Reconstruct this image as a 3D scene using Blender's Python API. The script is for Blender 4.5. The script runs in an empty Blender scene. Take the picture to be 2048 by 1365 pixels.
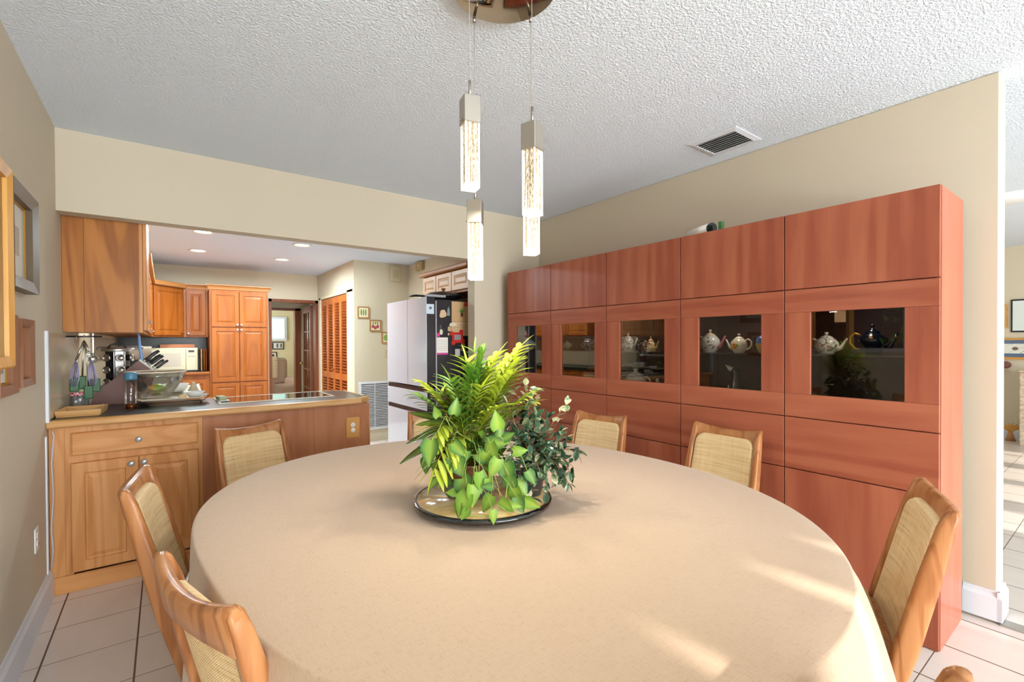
import bpy, bmesh, math, random
from mathutils import Vector, Matrix, noise
C = bpy.context.scene.collection
S = bpy.context.scene
R = math.radians

# ---------------------------------------------------------------- camera, world, light
cam_d = bpy.data.cameras.new('camera')
cam = bpy.data.objects.new('camera', cam_d); C.objects.link(cam)
_y, _p, _r = R(-36.5208), R(-0.5511), R(-0.278)
F = Vector((-math.sin(_y)*math.cos(_p), math.cos(_y)*math.cos(_p), math.sin(_p)))
Rt = Vector((math.cos(_y), math.sin(_y), 0)); Up = Rt.cross(F)
R2 = Rt*math.cos(_r) + Up*math.sin(_r); U2 = -Rt*math.sin(_r) + Up*math.cos(_r)
cam.matrix_world = Matrix(((R2.x, U2.x, -F.x, 0), (R2.y, U2.y, -F.y, 0), (R2.z, U2.z, -F.z, 1.34), (0, 0, 0, 1)))
cam_d.sensor_width = 36; cam_d.lens = 938.4851/2048*36
cam_d.shift_x = 0; cam_d.shift_y = 11.22/2048
cam_d.clip_start = 0.02
S.camera = cam
S.view_settings.view_transform = 'Standard'; S.view_settings.look = 'None'
S.view_settings.exposure = 0.18; S.view_settings.gamma = 1; S.view_settings.use_curve_mapping = False
S.cycles.max_bounces = 10; S.cycles.transparent_max_bounces = 16
S.cycles.sample_clamp_indirect = 6

W = bpy.data.worlds.new('sky'); S.world = W; W.use_nodes = True
W.node_tree.nodes['Background'].inputs[0].default_value = (0.62, 0.80, 1.0, 1)
W.node_tree.nodes['Background'].inputs[1].default_value = 1.3

def area(name, loc, rot, sx, sy, power, col=(1, 1, 1), shape='RECTANGLE', spread=180):
    d = bpy.data.lights.new(name, 'AREA'); d.shape = shape; d.size = sx
    if shape in ('RECTANGLE', 'ELLIPSE'): d.size_y = sy
    d.energy = power; d.color = col; d.spread = R(spread)
    o = bpy.data.objects.new(name, d); o.location = loc; o.rotation_euler = rot; C.objects.link(o)
    return o
# daylight through the openings of the place, plus one added fill lamp
area('daylight_patio_door', (1.35, -4.85, 1.35), (R(48), 0, 0), 3.5, 1.9, 330, (0.90, 0.96, 1.0))
area('ceiling_fill', (1.35, -4.6, 0.40), (R(128), 0, 0), 3.5, 0.6, 185, (0.84, 0.94, 1.0))  # low upward lamp added to brighten the ceiling
area('daylight_living_window', (6.2, -4.7, 1.2), (R(90), 0, 0), 5.0, 2.2, 18, (0.92, 0.97, 1.0))
area('daylight_den_window', (0.4, 10.5, 1.6), (0, R(-90), 0), 1.0, 1.4, 40, (1.0, 0.98, 0.95))
sd = bpy.data.lights.new('sun', 'SUN'); sd.energy = 8.0; sd.angle = R(0.53); sd.color = (1.0, 0.93, 0.82)
sun = bpy.data.objects.new('sun', sd); C.objects.link(sun)
sun_dir = Vector((-0.02, 0.958, -0.2855)).normalized()
sun.rotation_euler = sun_dir.to_track_quat('-Z', 'Y').to_euler()

# ---------------------------------------------------------------- materials
def lin(c):
    if isinstance(c, str):
        c = tuple(int(c[i:i+2], 16)/255 for i in (0, 2, 4))
    return tuple((x/12.92 if x <= .04045 else ((x+.055)/1.055)**2.4) for x in c) + (1,)
def mat(name, col, rough=.5, metal=0, spec=.5, trans=0, emit=None, es=0, coat=0, ior=1.5, sheen=0):
    m = bpy.data.materials.new(name); m.use_nodes = True
    b = m.node_tree.nodes['Principled BSDF']
    b.inputs['Base Color'].default_value = lin(col)
    b.inputs['Roughness'].default_value = rough; b.inputs['Metallic'].default_value = metal
    b.inputs['Specular IOR Level'].default_value = spec; b.inputs['Transmission Weight'].default_value = trans
    b.inputs['IOR'].default_value = ior; b.inputs['Coat Weight'].default_value = coat
    b.inputs['Sheen Weight'].default_value = sheen
    if emit:
        b.inputs['Emission Color'].default_value = lin(emit); b.inputs['Emission Strength'].default_value = es
    return m
def nd(m, t, **kw):
    n = m.node_tree.nodes.new(t)
    for k, v in kw.items():
        if k in n.inputs.keys(): n.inputs[k].default_value = v
        else: setattr(n, k, v)
    return n
def lk(m, a, b): m.node_tree.links.new(a, b)
def bs(m): return m.node_tree.nodes['Principled BSDF']
def coords(m, scale=(1, 1, 1), rot=(0, 0, 0), kind='Object'):
    tc = nd(m, 'ShaderNodeTexCoord'); mp = nd(m, 'ShaderNodeMapping')
    mp.inputs['Scale'].default_value = scale; mp.inputs['Rotation'].default_value = rot
    lk(m, tc.outputs[kind], mp.inputs[0]); return mp.outputs[0]
def ramp(m, fac, stops):
    r = nd(m, 'ShaderNodeValToRGB'); e = r.color_ramp.elements
    while len(e) > len(stops): e.remove(e[-1])
    while len(e) < len(stops): e.new(1)
    for el, (p, c) in zip(e, stops):
        el.position = p; el.color = lin(c) if not isinstance(c, (int, float)) else (c, c, c, 1)
    lk(m, fac, r.inputs[0]); return r.outputs[0]
def bump(m, h, strength, dist=.002):
    b = nd(m, 'ShaderNodeBump'); b.inputs['Strength'].default_value = strength; b.inputs['Distance'].default_value = dist
    lk(m, h, b.inputs['Height']); lk(m, b.outputs[0], bs(m).inputs['Normal'])
def noise_(m, vec, scale, detail=4, rough=.55, dist=0):
    n = nd(m, 'ShaderNodeTexNoise'); n.inputs['Scale'].default_value = scale; n.inputs['Detail'].default_value = detail
    n.inputs['Roughness'].default_value = rough; n.inputs['Distortion'].default_value = dist
    lk(m, vec, n.inputs['Vector']); return n.outputs['Fac']
def mix(m, fac, a, b, mode='MIX'):
    x = nd(m, 'ShaderNodeMix'); x.data_type = 'RGBA'; x.blend_type = mode
    for s, v in ((x.inputs[0], fac), (x.inputs[6], a), (x.inputs[7], b)):
        if isinstance(v, (int, float)): s.default_value = v
        elif isinstance(v, (str, tuple)): s.default_value = lin(v)
        else: lk(m, v, s)
    return x.outputs[2]
def wood(name, dark, mid, light, axis='z', size=1.0, rough=.4, contrast=1.0, fine=.35, ring=5.0):
    m = mat(name, mid, rough, spec=.32)
    st = {'x': (.12, 1, 1), 'y': (1, .12, 1), 'z': (1, 1, .12)}[axis]
    v = coords(m, tuple(s*size for s in st))
    n1 = noise_(m, v, 2.2, 2, .5, .6)
    w = nd(m, 'ShaderNodeMath', operation='MULTIPLY'); lk(m, n1, w.inputs[0]); w.inputs[1].default_value = ring*15
    sn = nd(m, 'ShaderNodeMath', operation='SINE'); lk(m, w.outputs[0], sn.inputs[0])
    mr = nd(m, 'ShaderNodeMapRange'); lk(m, sn.outputs[0], mr.inputs[0]); mr.inputs[1].default_value = -1; mr.interpolation_type = 'SMOOTHSTEP'; mr.inputs[2].default_value = .4
    st2 = {'x': (.02, 1, 1), 'y': (1, .02, 1), 'z': (1, 1, .02)}[axis]
    v2 = coords(m, tuple(s*size for s in st2))
    n2 = noise_(m, v2, 140, 3, .6)
    n3 = noise_(m, v, 5, 3, .6)
    a = nd(m, 'ShaderNodeMath', operation='MULTIPLY_ADD'); lk(m, mr.outputs[0], a.inputs[0]); a.inputs[1].default_value = .30*contrast
    lk(m, n3, a.inputs[2])
    b = nd(m, 'ShaderNodeMath', operation='MULTIPLY_ADD'); lk(m, n2, b.inputs[0]); b.inputs[1].default_value = fine
    lk(m, a.outputs[0], b.inputs[2])
    lo = .30; hi = .30 + .30*contrast + fine*.6 + .35
    mm = nd(m, 'ShaderNodeMapRange'); lk(m, b.outputs[0], mm.inputs[0]); mm.inputs[1].default_value = lo; mm.inputs[2].default_value = hi
    lk(m, ramp(m, mm.outputs[0], [(0, dark), (.5, mid), (1, light)]), bs(m).inputs['Base Color'])
    bump(m, n2, .08, .001)
    return m

def hexmix(a, b, t):
    A = [int(a[i:i+2], 16) for i in (0, 2, 4)]; B = [int(b[i:i+2], 16) for i in (0, 2, 4)]
    return ''.join('%02x' % int(x+(y-x)*t) for x, y in zip(A, B))

M = {}
M['wall'] = mat('wall_paint', 'cfc3ad', .75, spec=.2)
v = coords(M['wall']); bump(M['wall'], noise_(M['wall'], v, 90, 3), .12, .002)
M['kitchen_wall'] = mat('kitchen_wall_paint', 'd8cdb4', .75, spec=.2)
M['ceiling'] = mat('ceiling_texture', 'ecf5ff', .9, spec=.1)
v = coords(M['ceiling'], (1, 1, 1)); n = noise_(M['ceiling'], v, 85, 3, .6, .25)
rr = ramp(M['ceiling'], n, [(.38, 0.0), (.62, 1.0)]); bump(M['ceiling'], rr, .62, .007)
M['ceiling_flat'] = mat('ceiling_smooth', 'e0ecff', .85, spec=.1)
M['white_trim'] = mat('trim_white', 'dfe3ea', .45)
M['white'] = mat('white_plastic', 'eeeeea', .35)
M['cream'] = mat('cream_plastic', 'cdbf9e', .35)
M['cherry_v'] = wood('cherry_vertical', '823f2e', 'a0573f', 'b0684c', 'z', 1.6, .33, .75, .3, 1.6)
M['cherry_h'] = wood('cherry_horizontal', '823f2e', 'a0573f', 'b0684c', 'y', 1.6, .33, .75, .3, 1.6)
M['cherry_dark'] = mat('cherry_edge', '6a2818', .5)
M['cherry_side'] = wood('cherry_side', 'a8573f', 'b8644a', 'c27156', 'z', 1.4, .3, .3, .2, 2)
M['oak_v'] = wood('oak_vertical', 'ae6c38', 'cc8c50', 'da9e64', 'z', 1.3, .42, 1.0, .5, 6)
M['oak_end'] = wood('oak_end_panel', '743c12', 'ae6c2a', 'bb7a36', 'z', 1.5, .42, 1.6, .25, 5)
M['oak_h'] = wood('oak_horizontal', 'ae6c38', 'cc8c50', 'da9e64', 'x', 1.3, .42, 1.0, .5, 6)
M['oak_nose'] = wood('oak_nosing', 'b27a42', 'cf9c60', 'dcb078', 'x', 1.3, .35, 1.0, .4, 6)
M['penin'] = wood('peninsula_veneer', '9c5f3e', 'b0724d', 'bc8058', 'z', 1.2, .45, .8, .6, 5)
M['maple_v'] = wood('kitchen_wood_vertical', '7e3f12', '934e19', 'a25c22', 'z', 1.2, .38, .6, .3, 4)
M['maple_h'] = wood('kitchen_wood_horizontal', '7e3f12', '934e19', 'a25c22', 'x', 1.2, .38, .6, .3, 4)
M['crown'] = mat('crown_wood', 'b0743f', .4)
M['crown_red'] = mat('crown_brown', '9c6540', .4)
M['darkwood'] = wood('dark_frame_wood', '5e2e14', '7a4020', '8d5028', 'z', 1.2, .4, .6, .3, 4)
M['louver'] = wood('louver_wood', 'a04e18', 'b86022', 'c6702e', 'z', 1.2, .38, .5, .3, 4)
M['chair'] = wood('chair_walnut', '7d4a28', 'a3683c', 'bd8555', 'z', 2.4, .3, 1.2, .35, 4)
M['black'] = mat('black_plastic', '18181a', .35)
M['blackm'] = mat('black_matte', '141414', .8)
M['steel'] = mat('brushed_steel', 'c9c6c0', .3, 1)
M['nickel'] = mat('brushed_nickel', 'b9b2a6', .34, .9)
M['brass'] = mat('brass', 'c9a860', .28, 1)
M['mirror'] = mat('polished_chrome', 'b4a290', .05, 1)
M['counter'] = mat('green_laminate', '14221c', .3, spec=.35)
M['counter_light'] = mat('laminate', '6f6350', .35)
M['gold'] = mat('gilt', 'c99a3a', .35, .6)
M['paper'] = mat('paper', 'f2efe6', .7)
M['cooktop'] = mat('cooktop_glass', '1a0f0c', .04)

# floor tiles
m = M['floor'] = mat('floor_tile', 'dcc6b2', .22)
tc = nd(m, 'ShaderNodeTexCoord'); sep = nd(m, 'ShaderNodeSeparateXYZ'); lk(m, tc.outputs['Object'], sep.inputs[0])
def tile_axis(out, off, size, half):
    a = nd(m, 'ShaderNodeMath', operation='SUBTRACT'); lk(m, out, a.inputs[0]); a.inputs[1].default_value = off
    d = nd(m, 'ShaderNodeMath', operation='DIVIDE'); lk(m, a.outputs[0], d.inputs[0]); d.inputs[1].default_value = size
    f = nd(m, 'ShaderNodeMath', operation='FRACT'); lk(m, d.outputs[0], f.inputs[0])
    s = nd(m, 'ShaderNodeMath', operation='SUBTRACT'); lk(m, f.outputs[0], s.inputs[0]); s.inputs[1].default_value = .5
    ab = nd(m, 'ShaderNodeMath', operation='ABSOLUTE'); lk(m, s.outputs[0], ab.inputs[0])
    g = nd(m, 'ShaderNodeMapRange'); lk(m, ab.outputs[0], g.inputs[0])
    g.inputs[1].default_value = .5-half/size-.004; g.inputs[2].default_value = .5-half/size+.002
    fl = nd(m, 'ShaderNodeMath', operation='FLOOR'); lk(m, d.outputs[0], fl.inputs[0])
    return g.outputs[0], fl.outputs[0]
gx, fx = tile_axis(sep.outputs['X'], -.4282, .3169, .0032)
gy, fy = tile_axis(sep.outputs['Y'], 3.3501, .3128, .0016)
mx = nd(m, 'ShaderNodeMath', operation='MAXIMUM'); lk(m, gx, mx.inputs[0]); lk(m, gy, mx.inputs[1])
cmb = nd(m, 'ShaderNodeCombineXYZ'); lk(m, fx, cmb.inputs[0]); lk(m, fy, cmb.inputs[1])
wn = nd(m, 'ShaderNodeTexWhiteNoise'); lk(m, cmb.outputs[0], wn.inputs[0])
base = ramp(m, wn.outputs['Value'], [(0, 'e6dbd2'), (1, 'ebe1d9')])
v = coords(m, (4, .8, 1)); base = mix(m, noise_(m, v, 3, 4), base, 'dccfc6')
lk(m, mix(m, mx.outputs[0], base, '6d5346'), bs(m).inputs['Base Color'])
inv = nd(m, 'ShaderNodeMath', operation='SUBTRACT'); inv.inputs[0].default_value = 1; lk(m, mx.outputs[0], inv.inputs[1])
bump(m, inv.outputs[0], .5, .002)
rg = nd(m, 'ShaderNodeMapRange'); lk(m, mx.outputs[0], rg.inputs[0]); rg.inputs[3].default_value = .22; rg.inputs[4].default_value = .8
lk(m, rg.outputs[0], bs(m).inputs['Roughness'])

# tablecloth
m = M['cloth'] = mat('tan_tablecloth', 'dcc09c', .85, spec=.2, sheen=.25)
v = coords(m); w1 = noise_(m, coords(m, (500, 60, 60)), 1, 2); w2 = noise_(m, coords(m, (60, 500, 60)), 1, 2)
ad = nd(m, 'ShaderNodeMath', operation='ADD'); lk(m, w1, ad.inputs[0]); lk(m, w2, ad.inputs[1])
big = noise_(m, coords(m, (1.0, 2.6, 1), (0, 0, .5)), 2.2, 3, .5, 1.2)
ad2 = nd(m, 'ShaderNodeMath', operation='MULTIPLY_ADD'); lk(m, big, ad2.inputs[0]); ad2.inputs[1].default_value = 6.0; lk(m, ad.outputs[0], ad2.inputs[2])
bump(m, ad2.outputs[0], .35, .0016)
lk(m, ramp(m, ad.outputs[0], [(.6, 'b5987b'), (1.3, 'c3a689')]), bs(m).inputs['Base Color'])

# cane weave
m = M['cane'] = mat('woven_rattan', 'd8bd86', .65, spec=.3)
tc = nd(m, 'ShaderNodeTexCoord'); sep = nd(m, 'ShaderNodeSeparateXYZ'); lk(m, tc.outputs['Object'], sep.inputs[0])
def wv(out, f, ph=0):
    a = nd(m, 'ShaderNodeMath', operation='MULTIPLY_ADD'); lk(m, out, a.inputs[0]); a.inputs[1].default_value = f; a.inputs[2].default_value = ph
    s = nd(m, 'ShaderNodeMath', operation='SINE'); lk(m, a.outputs[0], s.inputs[0]); return s.outputs[0]
mu = nd(m, 'ShaderNodeMath', operation='MULTIPLY'); lk(m, wv(sep.outputs['Y'], 2*math.pi/.0075), mu.inputs[0]); lk(m, wv(sep.outputs['Z'], 2*math.pi/.0055), mu.inputs[1])
n1 = noise_(m, coords(m, (4, 4, 160)), 1, 2); n2 = noise_(m, coords(m, (4, 130, 4)), 1, 2)
s1 = nd(m, 'ShaderNodeMath', operation='MULTIPLY_ADD'); lk(m, mu.outputs[0], s1.inputs[0]); s1.inputs[1].default_value = .16; lk(m, n1, s1.inputs[2])
s2 = nd(m, 'ShaderNodeMath', operation='MULTIPLY_ADD'); lk(m, n2, s2.inputs[0]); s2.inputs[1].default_value = .5; lk(m, s1.outputs[0], s2.inputs[2])
lk(m, ramp(m, s2.outputs[0], [(.36, 'b08448'), (.58, 'e6c08a'), (.95, 'f2d8a8')]), bs(m).inputs['Base Color'])
bump(m, mu.outputs[0], .6, .002)

# glass of the display doors
def clear_glass(name, tint, refl=1.0, rough=0.0):
    m = bpy.data.materials.new(name); m.use_nodes = True; nt = m.node_tree; nt.nodes.clear()
    o = nt.nodes.new('ShaderNodeOutputMaterial'); t = nt.nodes.new('ShaderNodeBsdfTransparent'); t.inputs[0].default_value = lin(tint)
    g = nt.nodes.new('ShaderNodeBsdfGlossy'); g.inputs['Roughness'].default_value = rough; g.inputs[0].default_value = (1, 1, 1, 1)
    f = nt.nodes.new('ShaderNodeFresnel'); f.inputs[0].default_value = 1.5
    mu = nt.nodes.new('ShaderNodeMath'); mu.operation = 'MULTIPLY'; mu.inputs[1].default_value = refl
    mx = nt.nodes.new('ShaderNodeMixShader')
    nt.links.new(f.outputs[0], mu.inputs[0]); nt.links.new(mu.outputs[0], mx.inputs[0]); nt.links.new(t.outputs[0], mx.inputs[1]); nt.links.new(g.outputs[0], mx.inputs[2]); nt.links.new(mx.outputs[0], o.inputs[0])
    return m
M['glass'] = clear_glass('clear_glass', 'eef2f0')
M['tint_glass'] = clear_glass('tinted_glass', 'eeeae6', .8)
M['bowl_glass'] = clear_glass('bowl_glass', 'f6f4f2', .75, .02)

# ---------------------------------------------------------------- mesh helpers
class MB:
    def __init__(s): s.b = bmesh.new(); s.M = Matrix(); s.mi = 0; s.col = None
    def v(s, p): return s.b.verts.new(s.M @ Vector(p))
    def f(s, vs, smooth=False):
        try: f = s.b.faces.new(vs)
        except ValueError: return None
        f.material_index = s.mi; f.smooth = smooth
        return f
    def box(s, a, b, bev=0, seg=2):
        x0, x1 = sorted((a[0], b[0])); y0, y1 = sorted((a[1], b[1])); z0, z1 = sorted((a[2], b[2]))
        V = [s.v(p) for p in ((x0,y0,z0),(x1,y0,z0),(x1,y1,z0),(x0,y1,z0),(x0,y0,z1),(x1,y0,z1),(x1,y1,z1),(x0,y1,z1))]
        fs = [s.f([V[i] for i in q]) for q in ((0,3,2,1),(4,5,6,7),(0,1,5,4),(1,2,6,5),(2,3,7,6),(3,0,4,7))]
        if bev:
            es = list({e for f in fs for e in f.edges})
            r = bmesh.ops.bevel(s.b, geom=es, offset=bev, segments=seg, profile=.5, affect='EDGES')
            for f in r['faces']: f.material_index = s.mi; f.smooth = seg > 1
        return s
    def cyl(s, p0, p1, r0, r1=None, n=24, cap=True):
        return s.tube([p0, p1], [r0, r0 if r1 is None else r1], n, cap)
    def tube(s, pts, rad, n=10, cap=True, sq=None):
        pts = [Vector(p) for p in pts]; k = len(pts)
        if isinstance(rad, (int, float)): rad = [rad]*k
        rings = []; up = None
        for i, p in enumerate(pts):
            t = (pts[min(i+1, k-1)] - pts[max(i-1, 0)]).normalized()
            if up is None: up = Vector((0, 0, 1)) if abs(t.z) < .9 else Vector((1, 0, 0))
            a = up - t*up.dot(t)
            if a.length < 1e-5: a = t.orthogonal()
            a.normalize(); up = a; b = t.cross(a)
            r = rad[i]; ra, rb = (r if isinstance(r, (tuple, list)) else (r, r))
            q_ = sq or 1.0
            cs = [(math.copysign(abs(math.cos(2*math.pi*(j+.5)/n))**q_, math.cos(2*math.pi*(j+.5)/n)), math.copysign(abs(math.sin(2*math.pi*(j+.5)/n))**q_, math.sin(2*math.pi*(j+.5)/n))) for j in range(n)]
            rings.append([s.v(p + a*c_*ra + b*s_*rb) for c_, s_ in cs])
        for i in range(k-1):
            for j in range(n): s.f([rings[i][j], rings[i][(j+1) % n], rings[i+1][(j+1) % n], rings[i+1][j]], True)
        if cap:
            s.f(rings[0][::-1]); s.f(rings[-1])
        return s
    def lathe(s, prof, c=(0, 0, 0), n=40, sx=1, sy=1, closed=False):
        rings = []
        for r, z in prof:
            if r < 1e-6: rings.append([s.v((c[0], c[1], c[2]+z))])
            else: rings.append([s.v((c[0]+r*sx*math.cos(2*math.pi*j/n), c[1]+r*sy*math.sin(2*math.pi*j/n), c[2]+z)) for j in range(n)])
        for a, b in zip(rings, rings[1:]):
            for j in range(n):
                if len(a) == 1 and len(b) == 1: continue
                if len(a) == 1: s.f([a[0], b[j], b[(j+1) % n]], True)
                elif len(b) == 1: s.f([a[j], a[(j+1) % n], b[0]], True)
                else: s.f([a[j], a[(j+1) % n], b[(j+1) % n], b[j]], True)
        return s
    def prism(s, poly, z0, z1, smooth=False):
        A = [s.v((x, y, z0)) for x, y in poly]; B = [s.v((x, y, z1)) for x, y in poly]; n = len(poly)
        s.f(A[::-1]); s.f(B)
        for i in range(n): s.f([A[i], A[(i+1) % n], B[(i+1) % n], B[i]], smooth)
        return s
    def prof(s, rects):
        """nested rectangles in the local x-z plane: list of (x0, z0, x1, z1, y); last one is filled"""
        L = [[s.v((x0, y, z0)), s.v((x1, y, z0)), s.v((x1, y, z1)), s.v((x0, y, z1))] for x0, z0, x1, z1, y in rects]
        for a, b in zip(L, L[1:]):
            for i in range(4): s.f([a[i], a[(i+1) % 4], b[(i+1) % 4], b[i]])
        s.f(L[-1]); return s
    def sphere(s, c, r, n=16, sc=(1, 1, 1)):
        return s.lathe([(r*math.sin(math.pi*i/(n//2))*1, -r*sc[2]*math.cos(math.pi*i/(n//2))) for i in range(n//2+1)], c, n, sc[0], sc[1])
    def build(s, name, m, parent=None, kind=None, recalc=True):
        if recalc: bmesh.ops.recalc_face_normals(s.b, faces=s.b.faces)
        me = bpy.data.meshes.new(name); s.b.to_mesh(me); s.b.free()
        for x in (m if isinstance(m, (list, tuple)) else [m]): me.materials.append(x)
        o = bpy.data.objects.new(name, me); C.objects.link(o)
        if parent: o.parent = parent
        if kind: o['kind'] = kind
        return o

def tag(o, label, cat, group=None, kind=None):
    o['label'] = label; o['category'] = cat
    if group: o['group'] = group
    if kind: o['kind'] = kind
    return o
def thing(name, label, cat, loc=(0, 0, 0), rz=0, group=None):
    o = bpy.data.objects.new(name, None); C.objects.link(o); o.location = loc; o.rotation_euler = (0, 0, rz)
    o.empty_display_size = .05
    return tag(o, label, cat, group)
def part(name, mb, m, parent, label=None):
    o = mb.build(name, m, parent)
    if label: o['label'] = label
    return o
def struct(name, mb, m): return mb.build(name, m, None, 'structure')
def kids(o): return [c for c in C.objects if c.parent == o]
def copy_tree(o, parent=None):
    c = o.copy(); C.objects.link(c); c.parent = parent
    for k in kids(o): copy_tree(k, c)
    return c
def B(a, b, bev=0, seg=2): return MB().box(a, b, bev, seg)

# ---------------------------------------------------------------- shell
XL, XR, YB, ZC, KC = -.50, 3.15, 3.77, 2.60, 2.44
struct('floor', B((-.7, -5.2, -.06), (9.4, 13.0, 0)), M['floor'])
struct('ceiling', MB().box((-.62, -5.1, ZC), (9.4, YB+.12, ZC+.08)), M['ceiling'])
mb = MB(); mb.box((-.62, YB+.12, KC), (2.92, 8.19, KC+.06)); struct('ceiling', mb, M['ceiling_flat'])
# left wall with a side window, beside the camera
mb = MB()
WY0, WY1, WZ0, WZ1 = .90, 1.90, 1.22, 2.1
mb.box((-.62, -5.1, 0), (XL, WY0, ZC)); mb.box((-.62, WY1, 0), (XL, 3.89, ZC)); mb.box((-.62, WY0, 0), (XL, WY1, WZ0)); mb.box((-.62, WY0, WZ1), (XL, WY1, ZC))
struct('wall_left', mb, M['wall'])
mb = MB()
for a, b in (((WY0, WZ0), (WY1, WZ0+.04)), ((WY0, WZ1-.04), (WY1, WZ1)), ((WY0, WZ0), (WY0+.04, WZ1)), ((WY1-.04, WZ0), (WY1, WZ1))):
    mb.box((-.58, a[0], a[1]), (-.53, b[0], b[1]))
mb.box((-.57, WY0+.48, WZ0), (-.54, WY0+.52, WZ1))
struct('window_1', mb, M['white_trim'])
# header beam and pier
mb = MB()
mb.box((XL, YB, 2.12), (2.354, YB+.12, ZC)); mb.box((2.354, YB, 0), (XR+.13, YB+.12, ZC))
struct('wall_far', mb, M['wall'])
struct('wall_right', B((XR, .41, 0), (XR+.14, YB, ZC), .006, 1), M['wall'])
# patio side wall, unseen; opening height and piers shaped to cut the sun
mb = MB(); mb.box((-.62, -5.2, 2.50), (9.3, -5.1, ZC)); mb.box((-.62, -5.2, 0), (-.45, -5.1, 2.50)); [mb.box((a_, -5.2, 0), (b_, -5.1, 2.50)) for a_, b_ in ((3.15, 4.88), (5.42, 5.77), (6.40, 6.62), (7.22, 7.52), (8.27, 9.3))]
struct('wall_near', mb, M['wall'])
# kitchen walls
mb = MB(); mb.box((-.62, 3.89, 0), (XL, 8.19, KC)); struct('wall_kitchen_left', mb, M['kitchen_wall'])
mb = MB(); mb.box((XL, 8.07, 0), (1.299, 8.19, KC)); mb.box((1.299, 8.07, 2.03), (2.02, 8.19, KC)); struct('wall_kitchen_far', mb, M['kitchen_wall'])
mb = MB()
mb.box((2.02, 6.24, 0), (2.08, 6.52, KC)); mb.box((2.02, 6.52, 2.03), (2.08, 7.87, KC)); mb.box((2.02, 7.87, 0), (2.08, 8.19, KC))
struct('wall_closet', mb, M['kitchen_wall'])
struct('wall_kitchen_right', B((2.08, 6.24, 0), (2.92, 6.32, KC)), M['kitchen_wall'])
mb = MB(); mb.box((2.80, 3.89, 0), (2.92, 6.24, KC)); struct('wall_fridge', mb, M['kitchen_wall'])
# baseboards
def baseboard(name, p0, p1, n, h=.145, t=.016, z0=0):
    p0, p1 = Vector(p0), Vector(p1); n = Vector(n)
    mb = MB()
    pr = [(0, z0), (t, z0), (t, h*.80), (t*.55, h*.90), (t*.45, h), (0, h)]
    A = [mb.v((p0.x+n.x*a, p0.y+n.y*a, z)) for a, z in pr]; Bq = [mb.v((p1.x+n.x*a, p1.y+n.y*a, z)) for a, z in pr]
    k = len(pr)
    for i in range(k): mb.f([A[i], A[(i+1) % k], Bq[(i+1) % k], Bq[i]])
    mb.f(A); mb.f(Bq[::-1]); return struct(name, mb, M['white_trim'])
baseboard('baseboard_left', (XL, -5.1), (XL, 3.435), (1, 0), .15, .018)
baseboard('baseboard_right', (XR, .394), (XR, .53), (-1, 0), .15, .018, .012)
baseboard('baseboard_right_end', (XR-.018, .41), (XR+.15, .41), (0, -1), .15, .018, .012)
baseboard('baseboard_kitchen', (2.50, 6.24), (2.80, 6.24), (0, -1), .12, .015)
struct('trim_1', B((XR-.02, -4.9, .0), (XR+.05, .40, .008)), mat('threshold_strip', '9a948a', .5))
# white strip that caps the backsplash at the end of the left wall
struct('trim_2', MB().box((XL, 3.375, .0), (XL+.006, 3.40, .86)).box((XL, 3.40, .93), (XL+.012, 3.43, 1.41)), M['white_trim'])
struct('trim_3', B((XL, 3.43, .94), (XL+.01, 7.3, 1.40)), mat('backsplash', 'c9b594', .25))
# ---- rooms beyond: door frame of the kitchen, den
mb = MB(); mb.box((1.299, 8.03, 0), (1.335, 8.21, 2.03)); mb.box((1.975, 8.03, 0), (2.018, 8.21, 2.03)); mb.box((1.299, 8.03, 1.985), (2.018, 8.21, 2.03))
struct('door_1', mb, M['darkwood'])
mb = MB(); mb.box((-.6, 8.19, 2.44), (4.2, 13.0, 2.5)); struct('ceiling', mb, M['ceiling_flat'])
mb = MB(); mb.box((2.16, 8.19, 0), (2.24, 9.46, 2.44)); mb.box((3.3, 9.46, 0), (3.4, 12.0, 2.44)); mb.box((2.24, 9.38, 0), (3.4, 9.46, 2.44)); mb.box((-.6, 12.0, 0), (4.2, 12.1, 2.44)); mb.box((-.7, 8.19, 0), (-.6, 12.0, 2.44)); struct('wall_den', mb, mat('den_wall', 'd9cfa8', .8))
mb = MB(); mb.box((-.6, 9.38, 1.98), (2.16, 9.46, 2.44)); mb.box((2.04, 9.38, 0), (2.16, 9.46, 1.98)); mb.box((-.6, 9.38, 0), (.9, 9.46, 1.98)); struct('wall_hall', mb, M['kitchen_wall'])
mb = MB(); mb.box((1.94, 9.34, 0), (2.04, 9.48, 1.98)); mb.box((.9, 9.34, 1.94), (2.04, 9.48, 1.98)); struct('door_2', mb, M['darkwood'])
mb = MB(); mb.box((1.1, 11.95, 1.40), (2.30, 11.99, 1.95)); mb.mi = 1; mb.box((1.16, 11.94, 1.45), (2.25, 11.955, 1.90))
for i in range(16): mb.box((1.16, 11.925, 1.455+i*.028), (2.25, 11.94, 1.475+i*.028))
struct('window_2', mb, [M['white_trim'], mat('bright_blind', 'd5efe6', .6, emit='c9f0e6', es=.55)])
# ---- living room on the right
mb = MB(); mb.box((9.2, -5.1, 0), (9.3, 3.0, ZC)); struct('wall_living', mb, M['kitchen_wall'])
mb = MB(); mb.box((3.29, 3.0, 0), (9.3, 3.1, ZC)); struct('wall_living_far', mb, M['kitchen_wall'])
baseboard('baseboard_living', (9.2, -5.1), (9.2, 3.0), (-1, 0), .12, .015)

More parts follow.
